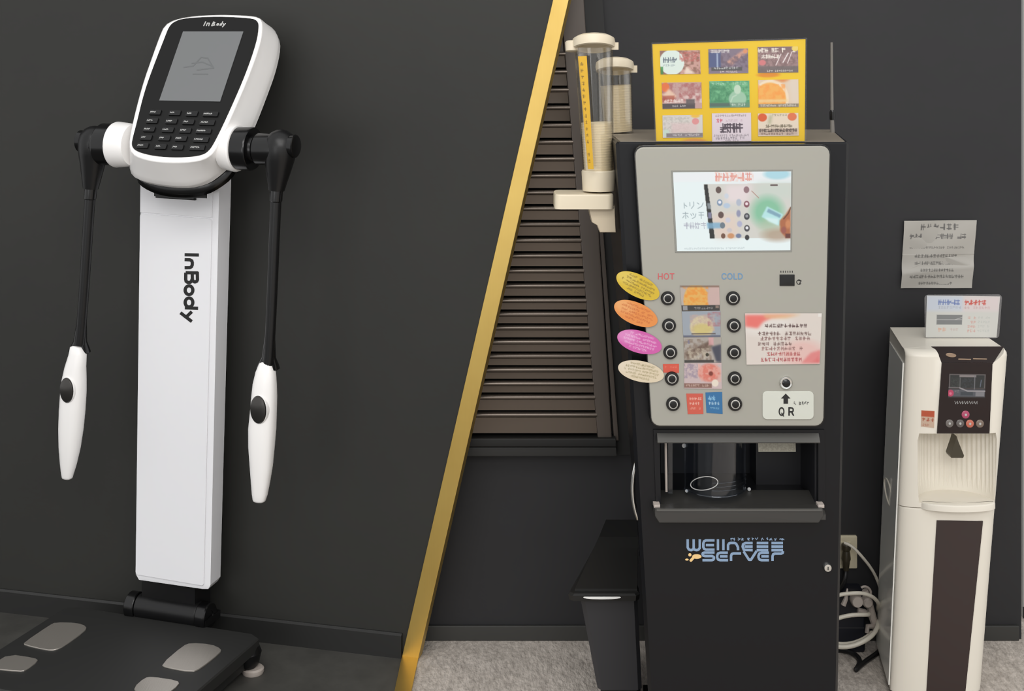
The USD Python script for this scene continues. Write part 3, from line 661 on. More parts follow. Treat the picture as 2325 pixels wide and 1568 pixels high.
for p in ([(22, 70), (22, 82)], [(22, 74), (28, 78)], [(35, 69), (35, 77)], [(44, 68), (44, 76), (38, 83)], [(52, 70), (56, 73)], [(66, 70), (62, 78), (53, 83)],
          [(18, 94), (30, 94)], [(24, 91), (24, 106)], [(21, 99), (17, 104)], [(27, 99), (30, 103)], [(36, 95), (38, 99)], [(41, 94), (43, 98)], [(48, 95), (46, 102), (39, 106)], [(55, 92), (66, 92)], [(55, 98), (66, 98)], [(60, 92), (60, 106)]):
    S.line(p, 1.8, kc, .85)
S.glyphs(18, 115, 68, 14, (176, 178, 192), 9, .9, .95, 1.5); S.glyphs(17, 172, 170, 4, (196, 208, 210), 12, .9)
INK[0] = 1.0
printed('display_screen', S, [(1528, 391), (1796.5, 389), (1794.5, 568), (1537.5, 570)], YP - .0015, .002, 'screen', srv, label='lit colour display showing a payment guide')
INK[0] = .72
# panel writing
def word3(txt, px0, px1, py0, py1, Y, bold=False, t=.0006):
    m = meshkit.text_mesh(txt, .01, .001, bold); b = m.bounds; v = np.array(m.vertices)
    x = xat(px0, Y) + (v[:, 0] - b[0, 0]) / (b[1, 0] - b[0, 0]) * (xat(px1, Y) - xat(px0, Y)); z = zat(py1, Y) + (v[:, 1] - b[0, 1]) / (b[1, 1] - b[0, 1]) * (zat(py0, Y) - zat(py1, Y))
    y = Y - (v[:, 2] - b[0, 2]) / (b[1, 2] - b[0, 2]) * t; return trimesh.Trimesh(np.c_[x, y, z], m.faces, process=False)
obj('hot_lettering', word3('HOT', 1494, 1531, 620, 634, YP), 'red', pan, label='red HOT lettering')
obj('cold_lettering', word3('COLD', 1638.5, 1686, 620, 634, YP), 'blue', pan, label='blue COLD lettering')
z2 = lambda x, y: (1380 + x / 4.238, 590 + y / 4.238)
for lx, ly in ((576, 366), (588, 628), (600, 885), (615, 1137), (627, 1382), (1204, 366), (1212, 628), (1214, 885), (1220, 1137), (1224, 1382)):
    c = W(*z2(lx, ly), YP); k = YP / F; n = V([0, -1, 0])
    b = obj('push_button', lathe([(0, 15.8 * k), (.003, 15.8 * k), (.0045, 14.5 * k), (.0048, 11 * k)], c, n), 'blackg', srv, label='round black push button with silver ring')
    obj('button_ring', lathe([(.004, 10.4 * k), (.0055, 10.2 * k), (.006, 9.2 * k), (.0055, 8.4 * k)], c, n), 'ring', b)
    obj('button_cap', lathe([(.004, 8.1 * k), (.0066, 7.8 * k), (.0072, 6 * k)], c, n), 'black', b)
# menu pictures
q4 = lambda *p: [z2(*i) for i in p]
c1 = Art(90, 58, (190, 178, 170)); c1.ell(36, 38, 30, 42, (232, 180, 96), e=3).blotch(6, 2, 64, 44, (238, 152, 60), 3, 6, .8).ell(80, 30, 18, 34, (206, 178, 172), e=4).rect(0, 0, 90, 4, (110, 86, 70), .7, 3).rect(0, 45, 90, 58, (60, 58, 58)).rect(3, 46, 14, 56, (150, 150, 154)).glyphs(24, 49, 74, 5, (170, 170, 170), 2).rect(80, 46, 88, 52, (140, 120, 110))
c2 = Art(90, 58, (160, 168, 178)); c2.ell(45, 36, 28, 26, (214, 200, 168), e=4).blotch(18, 8, 76, 44, (196, 170, 160), 5, 7, .7).ell(46, 40, 24, 12, (212, 196, 120), .8, e=6).blotch(60, 2, 90, 34, (176, 116, 122), 8, 7, .7).rect(20, 49, 78, 52, (90, 80, 76), .8, 2).rect(0, 54, 90, 58, (104, 108, 126))
c3 = Art(90, 58, (176, 168, 160)); c3.poly([(0, 36), (62, 8), (70, 20), (10, 50)], (112, 92, 80), 1, 2).blotch(0, 4, 66, 54, (140, 122, 108), 6, 5, .8).blotch(10, 26, 60, 50, (206, 196, 176), 9, 5, .7).rect(60, 0, 72, 18, (222, 168, 170), .8, 4).poly([(66, 22), (90, 16), (90, 58), (78, 56)], (74, 76, 90), 1, 2).glyphs(8, 6, 24, 8, (120, 120, 150), 11).rect(0, 52, 72, 58, (60, 58, 56), .9, 2).ell(56, 40, 4, 4, (60, 56, 44))
c4 = Art(90, 58, (206, 186, 186)); c4.ell(60, 22, 26, 20, (224, 128, 112), e=6).blotch(34, 2, 88, 42, (232, 178, 166), 7, 6, .7).ell(64, 24, 5, 5, (130, 60, 50), e=3).blotch(0, 2, 32, 34, (150, 136, 156), 12, 5, .7).rect(0, 46, 66, 56, (134, 96, 84), .9, 2).glyphs(4, 48, 60, 5, (222, 196, 184), 13).ell(74, 45, 8, 8, (238, 226, 210), e=2)
for cd, q, lb in ((c1, q4((695, 245), (1072, 245), (1078, 487), (712, 492)), 'orange drink picture'), (c2, q4((712, 495), (1085, 490), (1085, 740), (728, 743)), 'pale yellow drink picture'), (c3, q4((728, 746), (1090, 742), (1092, 985), (738, 988)), 'brown drink picture'), (c4, q4((735, 991), (1095, 988), (1098, 1240), (735, 1236)), 'pink drink picture')):
    printed('menu_picture', cd, q, YP - .0012, .0014, 'print', srv, label=lb)
rs = Art(40, 48, (214, 96, 78)); rs.glyphs(7, 9, 36, 6, (244, 186, 170), 3, .9, 1.0).glyphs(6, 20, 36, 6, (244, 196, 180), 4).glyphs(6, 32, 36, 5, (240, 176, 160), 5)
printed('red_sticker', rs, q4((755, 1285), (915, 1285), (920, 1480), (770, 1482)), YP - .0008, .001, 'print', srv, label='red sticker with pale lettering')
bs = Art(40, 48, (52, 116, 168)); bs.glyphs(5, 8, 34, 10, (150, 200, 232), 6, .9, .9, 1.6).glyphs(7, 22, 34, 6, (190, 218, 236), 7).glyphs(10, 34, 32, 4, (140, 190, 222), 8)
printed('blue_sticker', bs, q4((940, 1275), (1100, 1270), (1105, 1480), (950, 1470)), YP - .0008, .001, 'print', srv, label='blue sticker with pale lettering')
ss = Art(36, 20, (222, 92, 72)); ss.glyphs(4, 4, 33, 5, (238, 140, 120), 3, .6)
printed('sticker', ss, q4((530, 1002), (685, 1000), (685, 1085), (535, 1082)), YP - .0008, .001, 'print', srv)
# payment reader, scanner and plate
obj('card_reader', slab([(1770.5, 623), (1804.5, 623), (1804.5, 649), (1770.5, 649)], YP - .002, .004, r=.001, b=.001), 'blackg', srv, label='small black card reader window')
tk = [[(1773 + i * 5.2, 615), (1773 + i * 5.2, 618)] for i in range(6)] + [[(1814 + 5.2 * math.cos(a), 640 - 5.2 * math.sin(a)) for a in np.linspace(.9, 5.6, 14)], [(1813, 637), (1819, 637), (1815, 644)]]
obj('reader_marks', decal(strokes(tk, 1.6), YP), 'ink', pan)
c = W(1784, 868, YP); k = YP / F; n = V([0, -1, 0])
sc = obj('code_scanner', lathe([(0, 15.5 * k), (.003, 15 * k), (.0052, 12.5 * k), (.0046, 10 * k)], c, n), 'chrome', srv, label='round chrome-ringed scanner eye')
obj('scanner_lens', lathe([(.003, 9.6 * k), (.0056, 9.2 * k), (.007, 6 * k), (.0074, 1 * k)], c, n), 'blackg', sc)
qp = obj('label_plate', slab([(1731.5, 888), (1848, 888), (1848, 952), (1731.5, 952)], YP - .0025, .003, r=.008, b=.0012), 'plate', srv, label='pale plate with arrow and QR lettering')
arrow = Polygon([(1784, 893), (1794.5, 904), (1789, 904), (1789, 916), (1779, 916), (1779, 904), (1773.5, 904)])
obj('arrow', decal(arrow, YP - .0025), 'ink', qp)
obj('lettering', cat(word3('Q', 1768, 1781, 924, 945, YP - .0025, True), word3('R', 1790, 1803, 924, 943, YP - .0025, True)), 'ink', qp)
rq = random.Random(4); mk = []
for x0, nst in ((1802, 2), (1814, 4), (1819, 4), (1826, 3), (1831, 3)):
    for _ in range(nst): mk.append([(x0 + 5 * rq.random(), 911 + 8 * rq.random()), (x0 + 5 * rq.random(), 911 + 8 * rq.random())])
obj('small_print', decal(strokes(mk, 1.3), YP - .0025), 'inkgrey', qp)
# serving bay
bz = lambda py, Y: zat(py, Y)
obj('bay_lining', cat(slab([(1500, 985), (1857, 985), (1857, 1160), (1500, 1160)], YF + .198, .002), box(xat(1496, YF), xat(1857, YF), YF + .012, YF + .198, zat(1157, YF), zat(1157, YF) + .003), box(xat(1496, YF), xat(1496, YF) + .003, YF + .012, YF + .198, zat(1157, YF), zat(985, YF)), box(xat(1857, YF) - .003, xat(1857, YF), YF + .012, YF + .198, zat(1157, YF), zat(985, YF))), 'bay', srv)
obj('bay_frame', prism(Polygon(pxpoly([(1483, 974), (1871, 974), (1873, 1150), (1489, 1150)], YF)).difference(Polygon(pxpoly([(1497, 997), (1857, 997), (1857, 1146), (1500, 1146)], YF))), yplane(YF)[0], .004), 'cab', srv)
obj('visor', fix(*(lambda m: (m.vertices, m.faces))(loft([V([(xat(x, YF), YF + y, zat(z, YF)) for y, z in ((.0, 980), (-.006, 981), (-.018, 997), (-.016, 1000), (.02, 1001), (.02, 980))]) for x in (1491, 1857)]))), 'visor', srv)
obj('inner_wall', slab([(1716, 999), (1842, 999), (1842, 1108), (1716, 1108)], YF + .13, .06, b=.002), 'bay', srv)
vl = Art(86, 27, (186, 182, 166)); vl.blotch(2, 2, 84, 25, (150, 146, 132), 4, 2.2, .6)
printed('bay_label', vl, [(1721, 999), (1806, 999), (1807, 1025), (1722, 1025)], YF + .04, .0012, 'printp', srv, label='speckled pale label in the serving bay')
# tray
yt = YF - .032
tr = loft([V([(xat(x, YF), YF + y, zat(z, YF)) for y, z in ((.06, 1137), (-.020, 1149), (-.030, 1155), (-.030, 1166), (.06, 1162))]) for x in (1490, 1866)])
dt = obj('drip_tray', fix(tr.vertices, tr.faces), 'tray', srv, label='dark tray ledge below the serving bay')
obj('tray_front', prism(roundpoly(pxpoly([(1487, 1156), (1870, 1156), (1870, 1172), (1859, 1187), (1497, 1187), (1487, 1172)], yt), .002), yplane(yt)[0], .028, b=.002, h0=-.028), 'tray', srv)
for x0, x1 in ((1485, 1499), (1858, 1872)):
    obj('corner_clip', slab([(x0, 1146), (x1, 1146), (x1, 1153), (x0, 1153)], YF - .022, .02, b=.001), 'valve', srv)
obj('tray_lip', box(xat(1491, YF - .033), xat(1866, YF - .033), YF - .0335, YF - .028, zat(1160, YF - .033), zat(1155.5, YF - .033)), 'visor', srv)
# clear guard
a = np.linspace(-1.15, 1.15, 30); gx, gr = xat(1632, YF), .062; yc = YF + .075
outer = V([(gx + gr * math.sin(t), yc - gr * 1.25 * math.cos(t)) for t in a]); inner = V([(gx + (gr - .0025) * math.sin(t), yc - (gr - .0025) * 1.25 * math.cos(t)) for t in a[::-1]])
gfr = frame3((0, 0, 0), (1, 0, 0), (0, 1, 0)); z0, z1 = zat(1128, YF), zat(998, YF)
gd = obj('clear_guard', prism(Polygon(np.vstack([outer, inner])), gfr, z1 - z0, h0=z0), 'acryl2', srv, label='clear curved plastic cup guard')
orr = V([(gx + (gr + .001) * math.sin(t), yc - (gr + .001) * 1.25 * math.cos(t), z0 + .001) for t in a]); obj('guard_rim', tube(orr, .0016, 8), 'acryl2', gd)
for k in range(3): obj('guard_rib', tube(V([(gx + (gr + .0005) * math.sin(t), yc - (gr + .0005) * 1.25 * math.cos(t), z0 + .012 + .007 * k) for t in a[12:]]), .0007, 6), 'acryl2', gd)
def on_guard(px, py):
    Y = YF
    for _ in range(12):
        t = math.asin(np.clip((xat(px, Y) - gx) / gr, -.97, .97)); Y = yc - gr * 1.25 * math.cos(t) - .0006
    return W(px, py, Y)
eo = V([on_guard(1599 + 31 * math.cos(t) , 1097 + 15 * math.sin(t) - 3 * math.cos(t)) for t in np.linspace(0, 2 * math.pi, 48)])
obj('guard_oval_mark', tube(eo, .0009, 6, False), 'greyink', gd, label='thin pale oval outline on the guard')
for gx_, gy_, g_r in ((1553, 1011, 5), (1559, 1114, 3.5), (1701, 1110, 4)):
    pg_ = on_guard(gx_, gy_); obj('guard_screw', lathe([(-.002, g_r * .0008), (.001, g_r * .0008), (.0016, g_r * .0004)], pg_, (0, -1, 0), 16), 'greyink', gd)
obj('guard_post', tube([V([xat(1516, YF) - .0, YF + .02, z0 + .003]), V([xat(1514, YF), YF + .02, z1])], .0024, 10), 'valve', srv)
obj('guard_hinge', box(xat(1520, YF), xat(1530, YF), YF + .018, YF + .022, z0, z1), 'acryl2', srv)
# logo
zl = lambda pts: [(1540 + x / 8.942, 1200 + y / 8.942) for x, y in pts]
wl = [[(190, 210), (190, 375), (215, 418), (260, 430), (295, 418), (312, 390), (312, 210)], [(312, 390), (330, 420), (370, 430), (410, 420), (435, 385), (435, 210)],
      [(735, 232), (560, 232), (522, 250), (508, 290), (508, 365), (522, 402), (560, 420), (735, 420)], [(560, 327), (725, 327)], [(805, 210), (805, 432)], [(915, 210), (915, 432)],
      [(1010, 432), (1010, 325), (1030, 292), (1065, 283), (1140, 283), (1175, 300), (1210, 370), (1212, 432)],
      [(1510, 285), (1365, 285), (1315, 310), (1305, 360), (1330, 425), (1510, 430)], [(1345, 358), (1510, 358)],
      [(1825, 285), (1590, 285)], [(1590, 358), (1825, 358)], [(1825, 430), (1590, 430)], [(2125, 285), (1890, 285)], [(1890, 358), (2125, 358)], [(2125, 430), (1890, 430)],
      [(735, 478), (535, 478), (498, 490), (490, 512), (505, 540), (545, 550), (685, 550), (720, 568), (726, 595), (712, 622), (680, 634), (490, 634)],
      [(1005, 482), (850, 482), (805, 500), (790, 540), (790, 580), (805, 618), (850, 634), (1010, 634)], [(845, 556), (1000, 556)],
      [(1070, 648), (1070, 545), (1085, 508), (1120, 497), (1275, 497)], [(1325, 455), (1435, 625), (1475, 625), (1590, 445)],
      [(1840, 482), (1690, 482), (1645, 500), (1628, 540), (1628, 580), (1645, 618), (1690, 634), (1840, 634)], [(1685, 556), (1835, 556)],
      [(1912, 648), (1912, 550), (1928, 512), (1960, 500), (2090, 500), (2120, 485), (2122, 450)]]
lgp = unary_union([LineString(zl(p)).buffer(50 / 8.942 / 2, cap_style='flat', quad_segs=3) for p in wl])
obj('logo_lettering', decal(lgp, YF, .0008), 'logo', srv, label='pale blue logo lettering')
rl = random.Random(8); km = []
for x0 in (1060, 1120, 1205, 1280, 1400, 1490, 1560, 1680, 1780, 1850, 1940, 2040, 2095):
    for _ in range(4): km.append(zl([(x0 + 55 * rl.random(), 178 + 55 * rl.random()), (x0 + 55 * rl.random(), 178 + 55 * rl.random())]))
obj('small_logo_lettering', decal(unary_union([LineString(p).buffer(.75, quad_segs=2) for p in km]), YF, .0006), 'logo', srv)
emb = unary_union([shapely.affinity.scale(Point(zl([(375, 560)])[0]).buffer(1), 95 / 8.942, 46 / 8.942), LineString(zl([(255, 640), (300, 590), (330, 545)])).buffer(3), Point(zl([(235, 525)])[0]).buffer(3.6), shapely.affinity.scale(Point(zl([(175, 622)])[0]).buffer(1), 4, 2.2)])
obj('logo_emblem', decal(emb, YF, .0008), 'logoy', srv, label='small amber emblem beside the logo')
lk = W(1878, 1286, YF)
lo = obj('door_lock', lathe([(0, 10 * YF / F), (.004, 10 * YF / F), (.007, 8 * YF / F), (.0075, 2 * YF / F)], lk, (0, -1, 0)), 'chrome', srv, label='round chrome door lock')
obj('keyhole', box(lk[0] - .0008, lk[0] + .0008, YF - .0082, YF - .007, lk[2] - .003, lk[2] + .003), 'ink', lo)
hx = W(1443, 1108, YF + .06)
hy = YF + .022
obj('handle', tube(spline([(xat(1448, hy), hy, zat(1040, hy)), (xat(1442, hy), hy, zat(1062, hy)), (xat(1442, hy), hy, zat(1155, hy)), (xat(1450, hy), hy, zat(1178, hy))], 24), .0042, 12), 'chrome', srv, label='slim chrome handle on the cabinet side')
an = [W(1890, 291, 2.66), W(1889, 250, 2.66), W(1888.5, 180, 2.66), W(1888, 96, 2.66)]
an[0][2] = ZTOP
obj('antenna', tube(an, [.0048, .0034, .003, .0026], 12), 'antenna', srv, label='thin upright rod antenna')
obj('antenna_joint', lathe([(0, .0052), (.004, .0056), (.016, .0056), (.02, .004)], an[0] + V([0, 0, .026]), Z), 'blackg', srv)

# stuck and taped on things
def tag_art(base, light, ink_, seed):
    t = Art(110, 52, base); t.ell(20, 20, 26, 16, light, .6, e=14)
    for i, (a0, b0) in enumerate(((26, 84), (16, 96), (14, 98), (20, 94), (34, 82))): t.glyphs(a0, 7 + 8 * i, b0, 5.2, ink_, seed + i, .75, .95, 1.0)
    return t
for (cx, cy, rx_, ry_, an_), base, light, inkc, lb, sd in (((1448.4, 648.5, 53.5, 25, 27), (222, 188, 40), (238, 214, 120), (120, 96, 20), 'yellow oval paper tag taped at the top left of the silver panel', 1), ((1443.7, 711.5, 52.5, 25, 23), (238, 148, 70), (248, 190, 130), (196, 96, 40), 'orange oval paper tag overhanging the silver panel edge', 20),
                                      ((1452, 776, 52, 25, 16), (216, 96, 176), (240, 170, 220), (250, 214, 240), 'pink oval paper tag overhanging the silver panel edge', 40), ((1455.5, 843, 53, 23.5, 12), (230, 214, 186), (238, 226, 206), (150, 140, 100), 'cream oval paper tag, lowest of the four', 60)):
    m, ik = oval_tag(cx, cy, rx_, ry_, an_, YP - .003, tag_art(base, light, inkc, sd))
    obj('oval_tag', m, 'printg', ink=ik, label=lb, cat='tag')
nt = Art(172, 116, (226, 216, 208)); nt.ell(40, 20, 60, 30, (236, 232, 226), .7, e=16).poly([(0, 3), (120, 3), (60, 10), (40, 20), (28, 34), (0, 30)], (238, 120, 112), 1, 3).poly([(40, 2), (130, 2), (90, 12), (46, 12)], (232, 190, 140), .8, 3).poly([(172, 84), (150, 90), (128, 114), (172, 114)], (214, 74, 80), 1, 2.5).ell(130, 92, 50, 30, (238, 180, 174), .6, e=18)
for y, x0, x1, c_ in ((24, 44, 146, (80, 56, 56)), (42, 28, 150, (110, 84, 80)), (53, 34, 146, (140, 108, 104)), (65, 28, 112, (120, 92, 88)), (76, 36, 132, (150, 112, 108)), (88, 48, 126, (176, 84, 84)), (101, 34, 130, (170, 76, 80))): nt.glyphs(x0, y, x1, 8, c_, y, .85, 1.1, 1.2)
nt.rect(164, 0, 172, 8, (240, 238, 232), .8, 2)
printed('panel_notice', nt, [(1691.5, 711), (1866, 711), (1861, 826), (1695, 827.5)], YP - .0022, .0012, 'printg', label='red and white laminated notice on the right of the silver panel', cat='notice')

# yellow menu board standing on the machine
mb = thing('menu_board', 'yellow menu board with nine drink pictures standing on the black machine', 'menu board', W(1655, 323, YF + .01))
YM = YF + .006
by = Art(350, 236, (236, 194, 28), .35); by.ell(300, 40, 120, 120, (244, 206, 40), .7, e=80).ell(90, 236, 30, 10, (222, 140, 80), .8, e=4).ell(265, 80, 26, 6, (226, 130, 40), .8, e=3)
printed('board', by, [(1481, 100), (1829, 89), (1827, 322), (1490, 324)], YM, .003, 'print', mb)
def sheet_edge(pts, Y, w):
    return prism(Polygon(pxpoly(pts, Y)).buffer(.0012).difference(Polygon(pxpoly(pts, Y)).buffer(-w)), yplane(Y)[0], .002, h0=-.001)
obj('clear_edge', sheet_edge([(1480, 98), (1831, 87), (1829, 322), (1489, 324)], YM - .0015, .0016), 'acryl', mb)
zb = lambda x, y: (1460 + x / 4.65, 70 + y / 4.65)
def card(seed):
    return Art(90, 56, (200, 190, 180))
k1 = card(1).rect(0, 0, 90, 56, (150, 110, 96)).blotch(40, 0, 90, 56, (216, 170, 160), 3, 6, .8).ell(26, 28, 28, 30, (222, 236, 228), e=2).blotch(44, 4, 88, 26, (190, 96, 90), 5, 5, .7).rect(0, 38, 6, 56, (60, 140, 70), .8, 2).glyphs(6, 16, 38, 12, (104, 116, 128), 3, .9, .85, 2).glyphs(6, 32, 36, 5, (150, 166, 170), 4).poly([(52, 56), (58, 38), (80, 56)], (240, 222, 206), .9, 2)
k2 = card(2).rect(0, 0, 90, 56, (134, 120, 136)).rect(0, 8, 28, 42, (74, 90, 136), .8, 4).rect(18, 10, 22, 44, (176, 190, 214), .8, 2).poly([(40, 30), (84, 0), (90, 6), (50, 40)], (214, 160, 140), .9, 2).blotch(28, 12, 90, 44, (108, 92, 108), 6, 5, .7).rect(6, 42, 76, 50, (84, 84, 84), .9, 2).glyphs(4, 2, 50, 7, (226, 222, 220), 5, .8, .9).glyphs(12, 41, 70, 5, (220, 220, 220), 6, .9).glyphs(26, 50, 68, 4, (226, 214, 206), 7).ell(84, 6, 5, 5, (222, 150, 110), e=2)
k3 = card(3).rect(0, 0, 90, 56, (136, 110, 110)).blotch(0, 10, 90, 50, (176, 146, 146), 8, 5, .7).glyphs(0, 3, 84, 9, (246, 238, 226), 12, .95, .85, 2).glyphs(8, 17, 54, 8, (244, 236, 226), 13, .95, .85, 2).line([(40, 40), (52, 16)], 1.6, (244, 232, 232)).line([(56, 34), (68, 14)], 2, (246, 240, 240)).line([(66, 36), (76, 12)], 1.6, (240, 226, 226)).rect(0, 42, 90, 56, (112, 104, 104), .8, 3).ell(10, 34, 8, 6, (214, 128, 130), e=2).glyphs(20, 50, 78, 4, (220, 216, 210), 14).ell(84, 4, 8, 6, (240, 214, 110), e=2)
k4 = card(4).rect(0, 0, 90, 56, (196, 160, 156)).blotch(0, 2, 90, 40, (168, 92, 92), 9, 7, .7).ell(8, 10, 9, 10, (228, 116, 64), e=2).poly([(0, 28), (16, 12), (34, 30), (20, 36)], (238, 206, 180), .9, 2).rect(0, 28, 28, 42, (168, 76, 58), .7, 4).blotch(44, 24, 90, 44, (226, 206, 200), 4, 8, .8).glyphs(4, 36, 52, 7, (238, 222, 216), 21, .9, .9, 1.6).rect(0, 45, 74, 56, (78, 72, 76), .95, 2).rect(54, 36, 74, 48, (96, 88, 90), .9, 3).glyphs(18, 48, 56, 4, (216, 210, 206), 22)
k5 = card(5).rect(0, 0, 90, 56, (86, 156, 112)).blotch(0, 0, 90, 40, (128, 196, 146), 5, 7, .8).blotch(0, 10, 50, 44, (60, 128, 90), 6, 8, .6).ell(63, 38, 20, 17, (160, 200, 172), e=3).ell(63, 18, 8, 10, (196, 220, 198), e=2).line([(46, 48), (52, 34), (60, 30)], 3, (186, 214, 192)).rect(0, 46, 46, 54, (86, 106, 100), .9, 3).glyphs(6, 3, 84, 5, (176, 214, 188), 31).rect(46, 46, 90, 56, (110, 142, 122), .7, 3).glyphs(48, 48, 82, 5, (214, 226, 214), 32)
k6 = card(6).rect(0, 0, 90, 56, (228, 204, 178)).ell(28, 38, 40, 38, (244, 224, 196), e=2).ell(26, 40, 36, 34, (246, 180, 92), e=3).blotch(0, 10, 60, 48, (250, 156, 70), 11, 7, .7).poly([(62, 0), (90, 0), (90, 50), (72, 48), (70, 26)], (226, 214, 200), .8, 5).rect(0, 40, 66, 46, (240, 214, 160), .7, 4).rect(0, 49, 90, 56, (134, 126, 112), .9, 1.5).glyphs(4, 50, 84, 4, (226, 220, 206), 41).poly([(30, 0), (38, 0), (76, 0), (56, 5)], (228, 120, 40), .9, 2)
k7 = card(7).rect(0, 0, 90, 56, (216, 210, 204)).blotch(2, 4, 60, 44, (176, 172, 166), 7, 3, .5).rect(20, 20, 78, 44, (224, 196, 196), .7, 8).ell(74, 16, 8, 8, (224, 150, 150), e=2).ell(8, 44, 7, 9, (200, 220, 206), e=3).rect(8, 45, 90, 55, (128, 118, 122), .9, 2).glyphs(22, 47, 84, 5, (222, 216, 216), 51).ell(74, 2, 10, 5, (236, 190, 80), e=3)
k8 = card(8).rect(0, 0, 90, 64, (226, 212, 220)).glyphs(8, 3, 80, 4, (150, 136, 140), 61).glyphs(10, 11, 26, 7, (206, 90, 110), 62, .9).glyphs(32, 12, 74, 5, (196, 170, 184), 63).glyphs(18, 21, 72, 17, (78, 66, 78), 64, .95, .55, 2.6).glyphs(4, 42, 86, 4, (150, 140, 146), 65).glyphs(8, 47, 78, 5, (124, 116, 124), 66).glyphs(30, 53, 62, 4, (150, 140, 146), 67)
k9 = card(9).rect(0, 0, 90, 56, (232, 216, 196)).ell(10, 10, 10, 10, (220, 96, 50), e=2).ell(76, 9, 10, 10, (226, 120, 80), e=2).glyphs(32, 2, 66, 5, (150, 140, 120), 71).poly([(26, 4), (32, 4), (28, 26), (22, 28)], (150, 160, 120), .7, 3).glyphs(16, 28, 78, 7, (120, 110, 90), 72, .9, .85, 1.6).rect(0, 38, 88, 54, (176, 150, 138), .6, 4).glyphs(2, 38, 86, 8, (84, 72, 66), 73, .95, .8, 2.2).glyphs(6, 48, 82, 5, (110, 84, 80), 74)
cards = [(k1, (178, 208, 600, 455)), (k2, (690, 190, 1108, 448)), (k3, (1210, 168, 1636, 440)), (k4, (198, 545, 615, 820)), (k5, (700, 530, 1122, 808)), (k6, (1215, 515, 1640, 805)), (k7, (205, 890, 628, 1125)), (k8, (726, 868, 1140, 1165)), (k9, (1212, 870, 1640, 1108))]
names = ['white bowl picture card', 'violet and pink picture card', 'dark picture card with white lettering', 'red brown food picture card', 'green picture card with a pale figure', 'orange drink picture card', 'grey white picture card with pink corner', 'pale pink lettering card', 'cream lettering card with two red dots']
for (cd, (x0, y0, x1, y1)), nm in zip(cards, names):
    sk = 8 if nm.startswith('white') or nm.startswith('red b') else 4
    printed('picture_card', cd, [zb(x0, y0 + 2), zb(x1, y0 - 4), zb(x1 + sk, y1 - 2), zb(x0 + sk, y1 + 4)], YM - .0012, .0012, 'print', mb, label=nm)

# ================================================================== CUP DISPENSERS
def cup_tube(root, cx0, cy0, hw0, cx1, cy1, hw1, Y, cup_y, parts=True, lidh=36):
    k = Y / F; c0, c1 = W(cx0, cy0, Y), W(cx1, cy1, Y); axis = unit(c0 - c1); L_ = np.linalg.norm(c0 - c1)
    rad = lambda py: (hw0 + (hw1 - hw0) * (py - cy0) / (cy1 - cy0)) * k
    nseg = 48; P = lambda t: c1 + axis * L_ * t
    wall = [P(t) for t in (0, 1)]; a = np.arange(nseg) * 2 * np.pi / nseg
    cir = lambda c, r: c + r * (np.outer(np.cos(a), [1, 0, 0]) + np.outer(np.sin(a), [0, 1, 0]))
    m = loft([cir(P(0), hw1 * k), cir(P(1), hw0 * k), cir(P(1), hw0 * k - .0016), cir(P(0), hw1 * k - .0016), cir(P(0), hw1 * k)], cap=False)
    obj('clear_tube', m, 'acryl', root, smooth=40)
    tilt = math.radians(15); la = unit(V([0, math.sin(tilt), math.cos(tilt)]))
    rl_ = hw0 * k
    ld = obj('lid', lathe([(.003, .001), (.003, rl_ * .86), (-.004, rl_ * .90), (-.006, rl_ * .95), (-.005, rl_ + .003), (.004, rl_ + .0045), (.012, rl_ + .003), (.0165, rl_ - .004), (.0185, rl_ * .6), (.019, .001)], P(1) + V([0, 0, .004]), la, 48), 'cream', root, smooth=40)
    return P, cir, k, rad, ld, rl_
def cups(P0, P1, r0, r1, n):
    """nested paper cups: each shows a rolled rim above the next"""
    ax = unit(P1 - P0); L_ = np.linalg.norm(P1 - P0); prof = [(0, r0 * .8)]
    for i in range(n):
        h = L_ * i / n; d = L_ / n; r = r0 + (r1 - r0) * i / n
        prof += [(h + .02 * d, r - .0007), (h + .68 * d, r - .0004), (h + .72 * d, r), (h + .92 * d, r), (h + .96 * d, r - .0007)]
    prof += [(L_, r1 - .003), (L_ - .004, r1 * .4)]
    return lathe(prof, P0, ax, 40)
cd1 = thing('cup_dispenser', 'front clear paper cup dispenser with cream lid and yellow strip', 'cup dispenser', W(1366, 530, 2.5))
P, cir, k, rad, ld, rl_ = cup_tube(cd1, 1348, 108, 44, 1360, 425, 34, 2.50, 280)
# lid tabs
tl = P(1) - V([rl_ + .002, 0, 0])
obj('lid_tab', lathe([(-.010, .010), (-.0085, .0125), (.008, .0135), (.0105, .011), (.011, .002)], tl + V([-.002, .004, .002]), (0, .15, 1), 28), 'cream', ld)
tr_ = P(1) + V([rl_ + .003, 0, 0])
obj('lid_tab', loft([[tr_ + V([x, y, z]) for x, y in ((-.006, -.008), (.006, -.008), (.008, 0), (.006, .008), (-.006, .008))] for z in (-.004, .010)]), 'cream', ld)
st = Art(22, 262, (234, 184, 34)); st.rect(0, 0, 3, 262, (206, 160, 40), .6, 2); st.glyphs(5, 14, 14, 8, (110, 84, 24), 1)
for i, y in enumerate(range(14, 250, 15)): st.glyphs(4, y, 14, 8, (128, 96, 20), i + 2, .8, 2)
sm, si = grid_slab(*[W(a_, b_, 2.455) for a_, b_ in ((1312, 128), (1332, 127), (1348, 384), (1335, 384))], st, .002)
obj('yellow_strip', sm, 'print', cd1, ink=si, label='yellow lettered strip down the tube')
Yd = 2.5
obj('holder_collar', lathe([(-.006, .030), (-.003, .0305), (.03, .0322), (.033, .0305), (.033, .028)], W(1359, 425, Yd), Z, 48), 'cream', cd1, smooth=40)
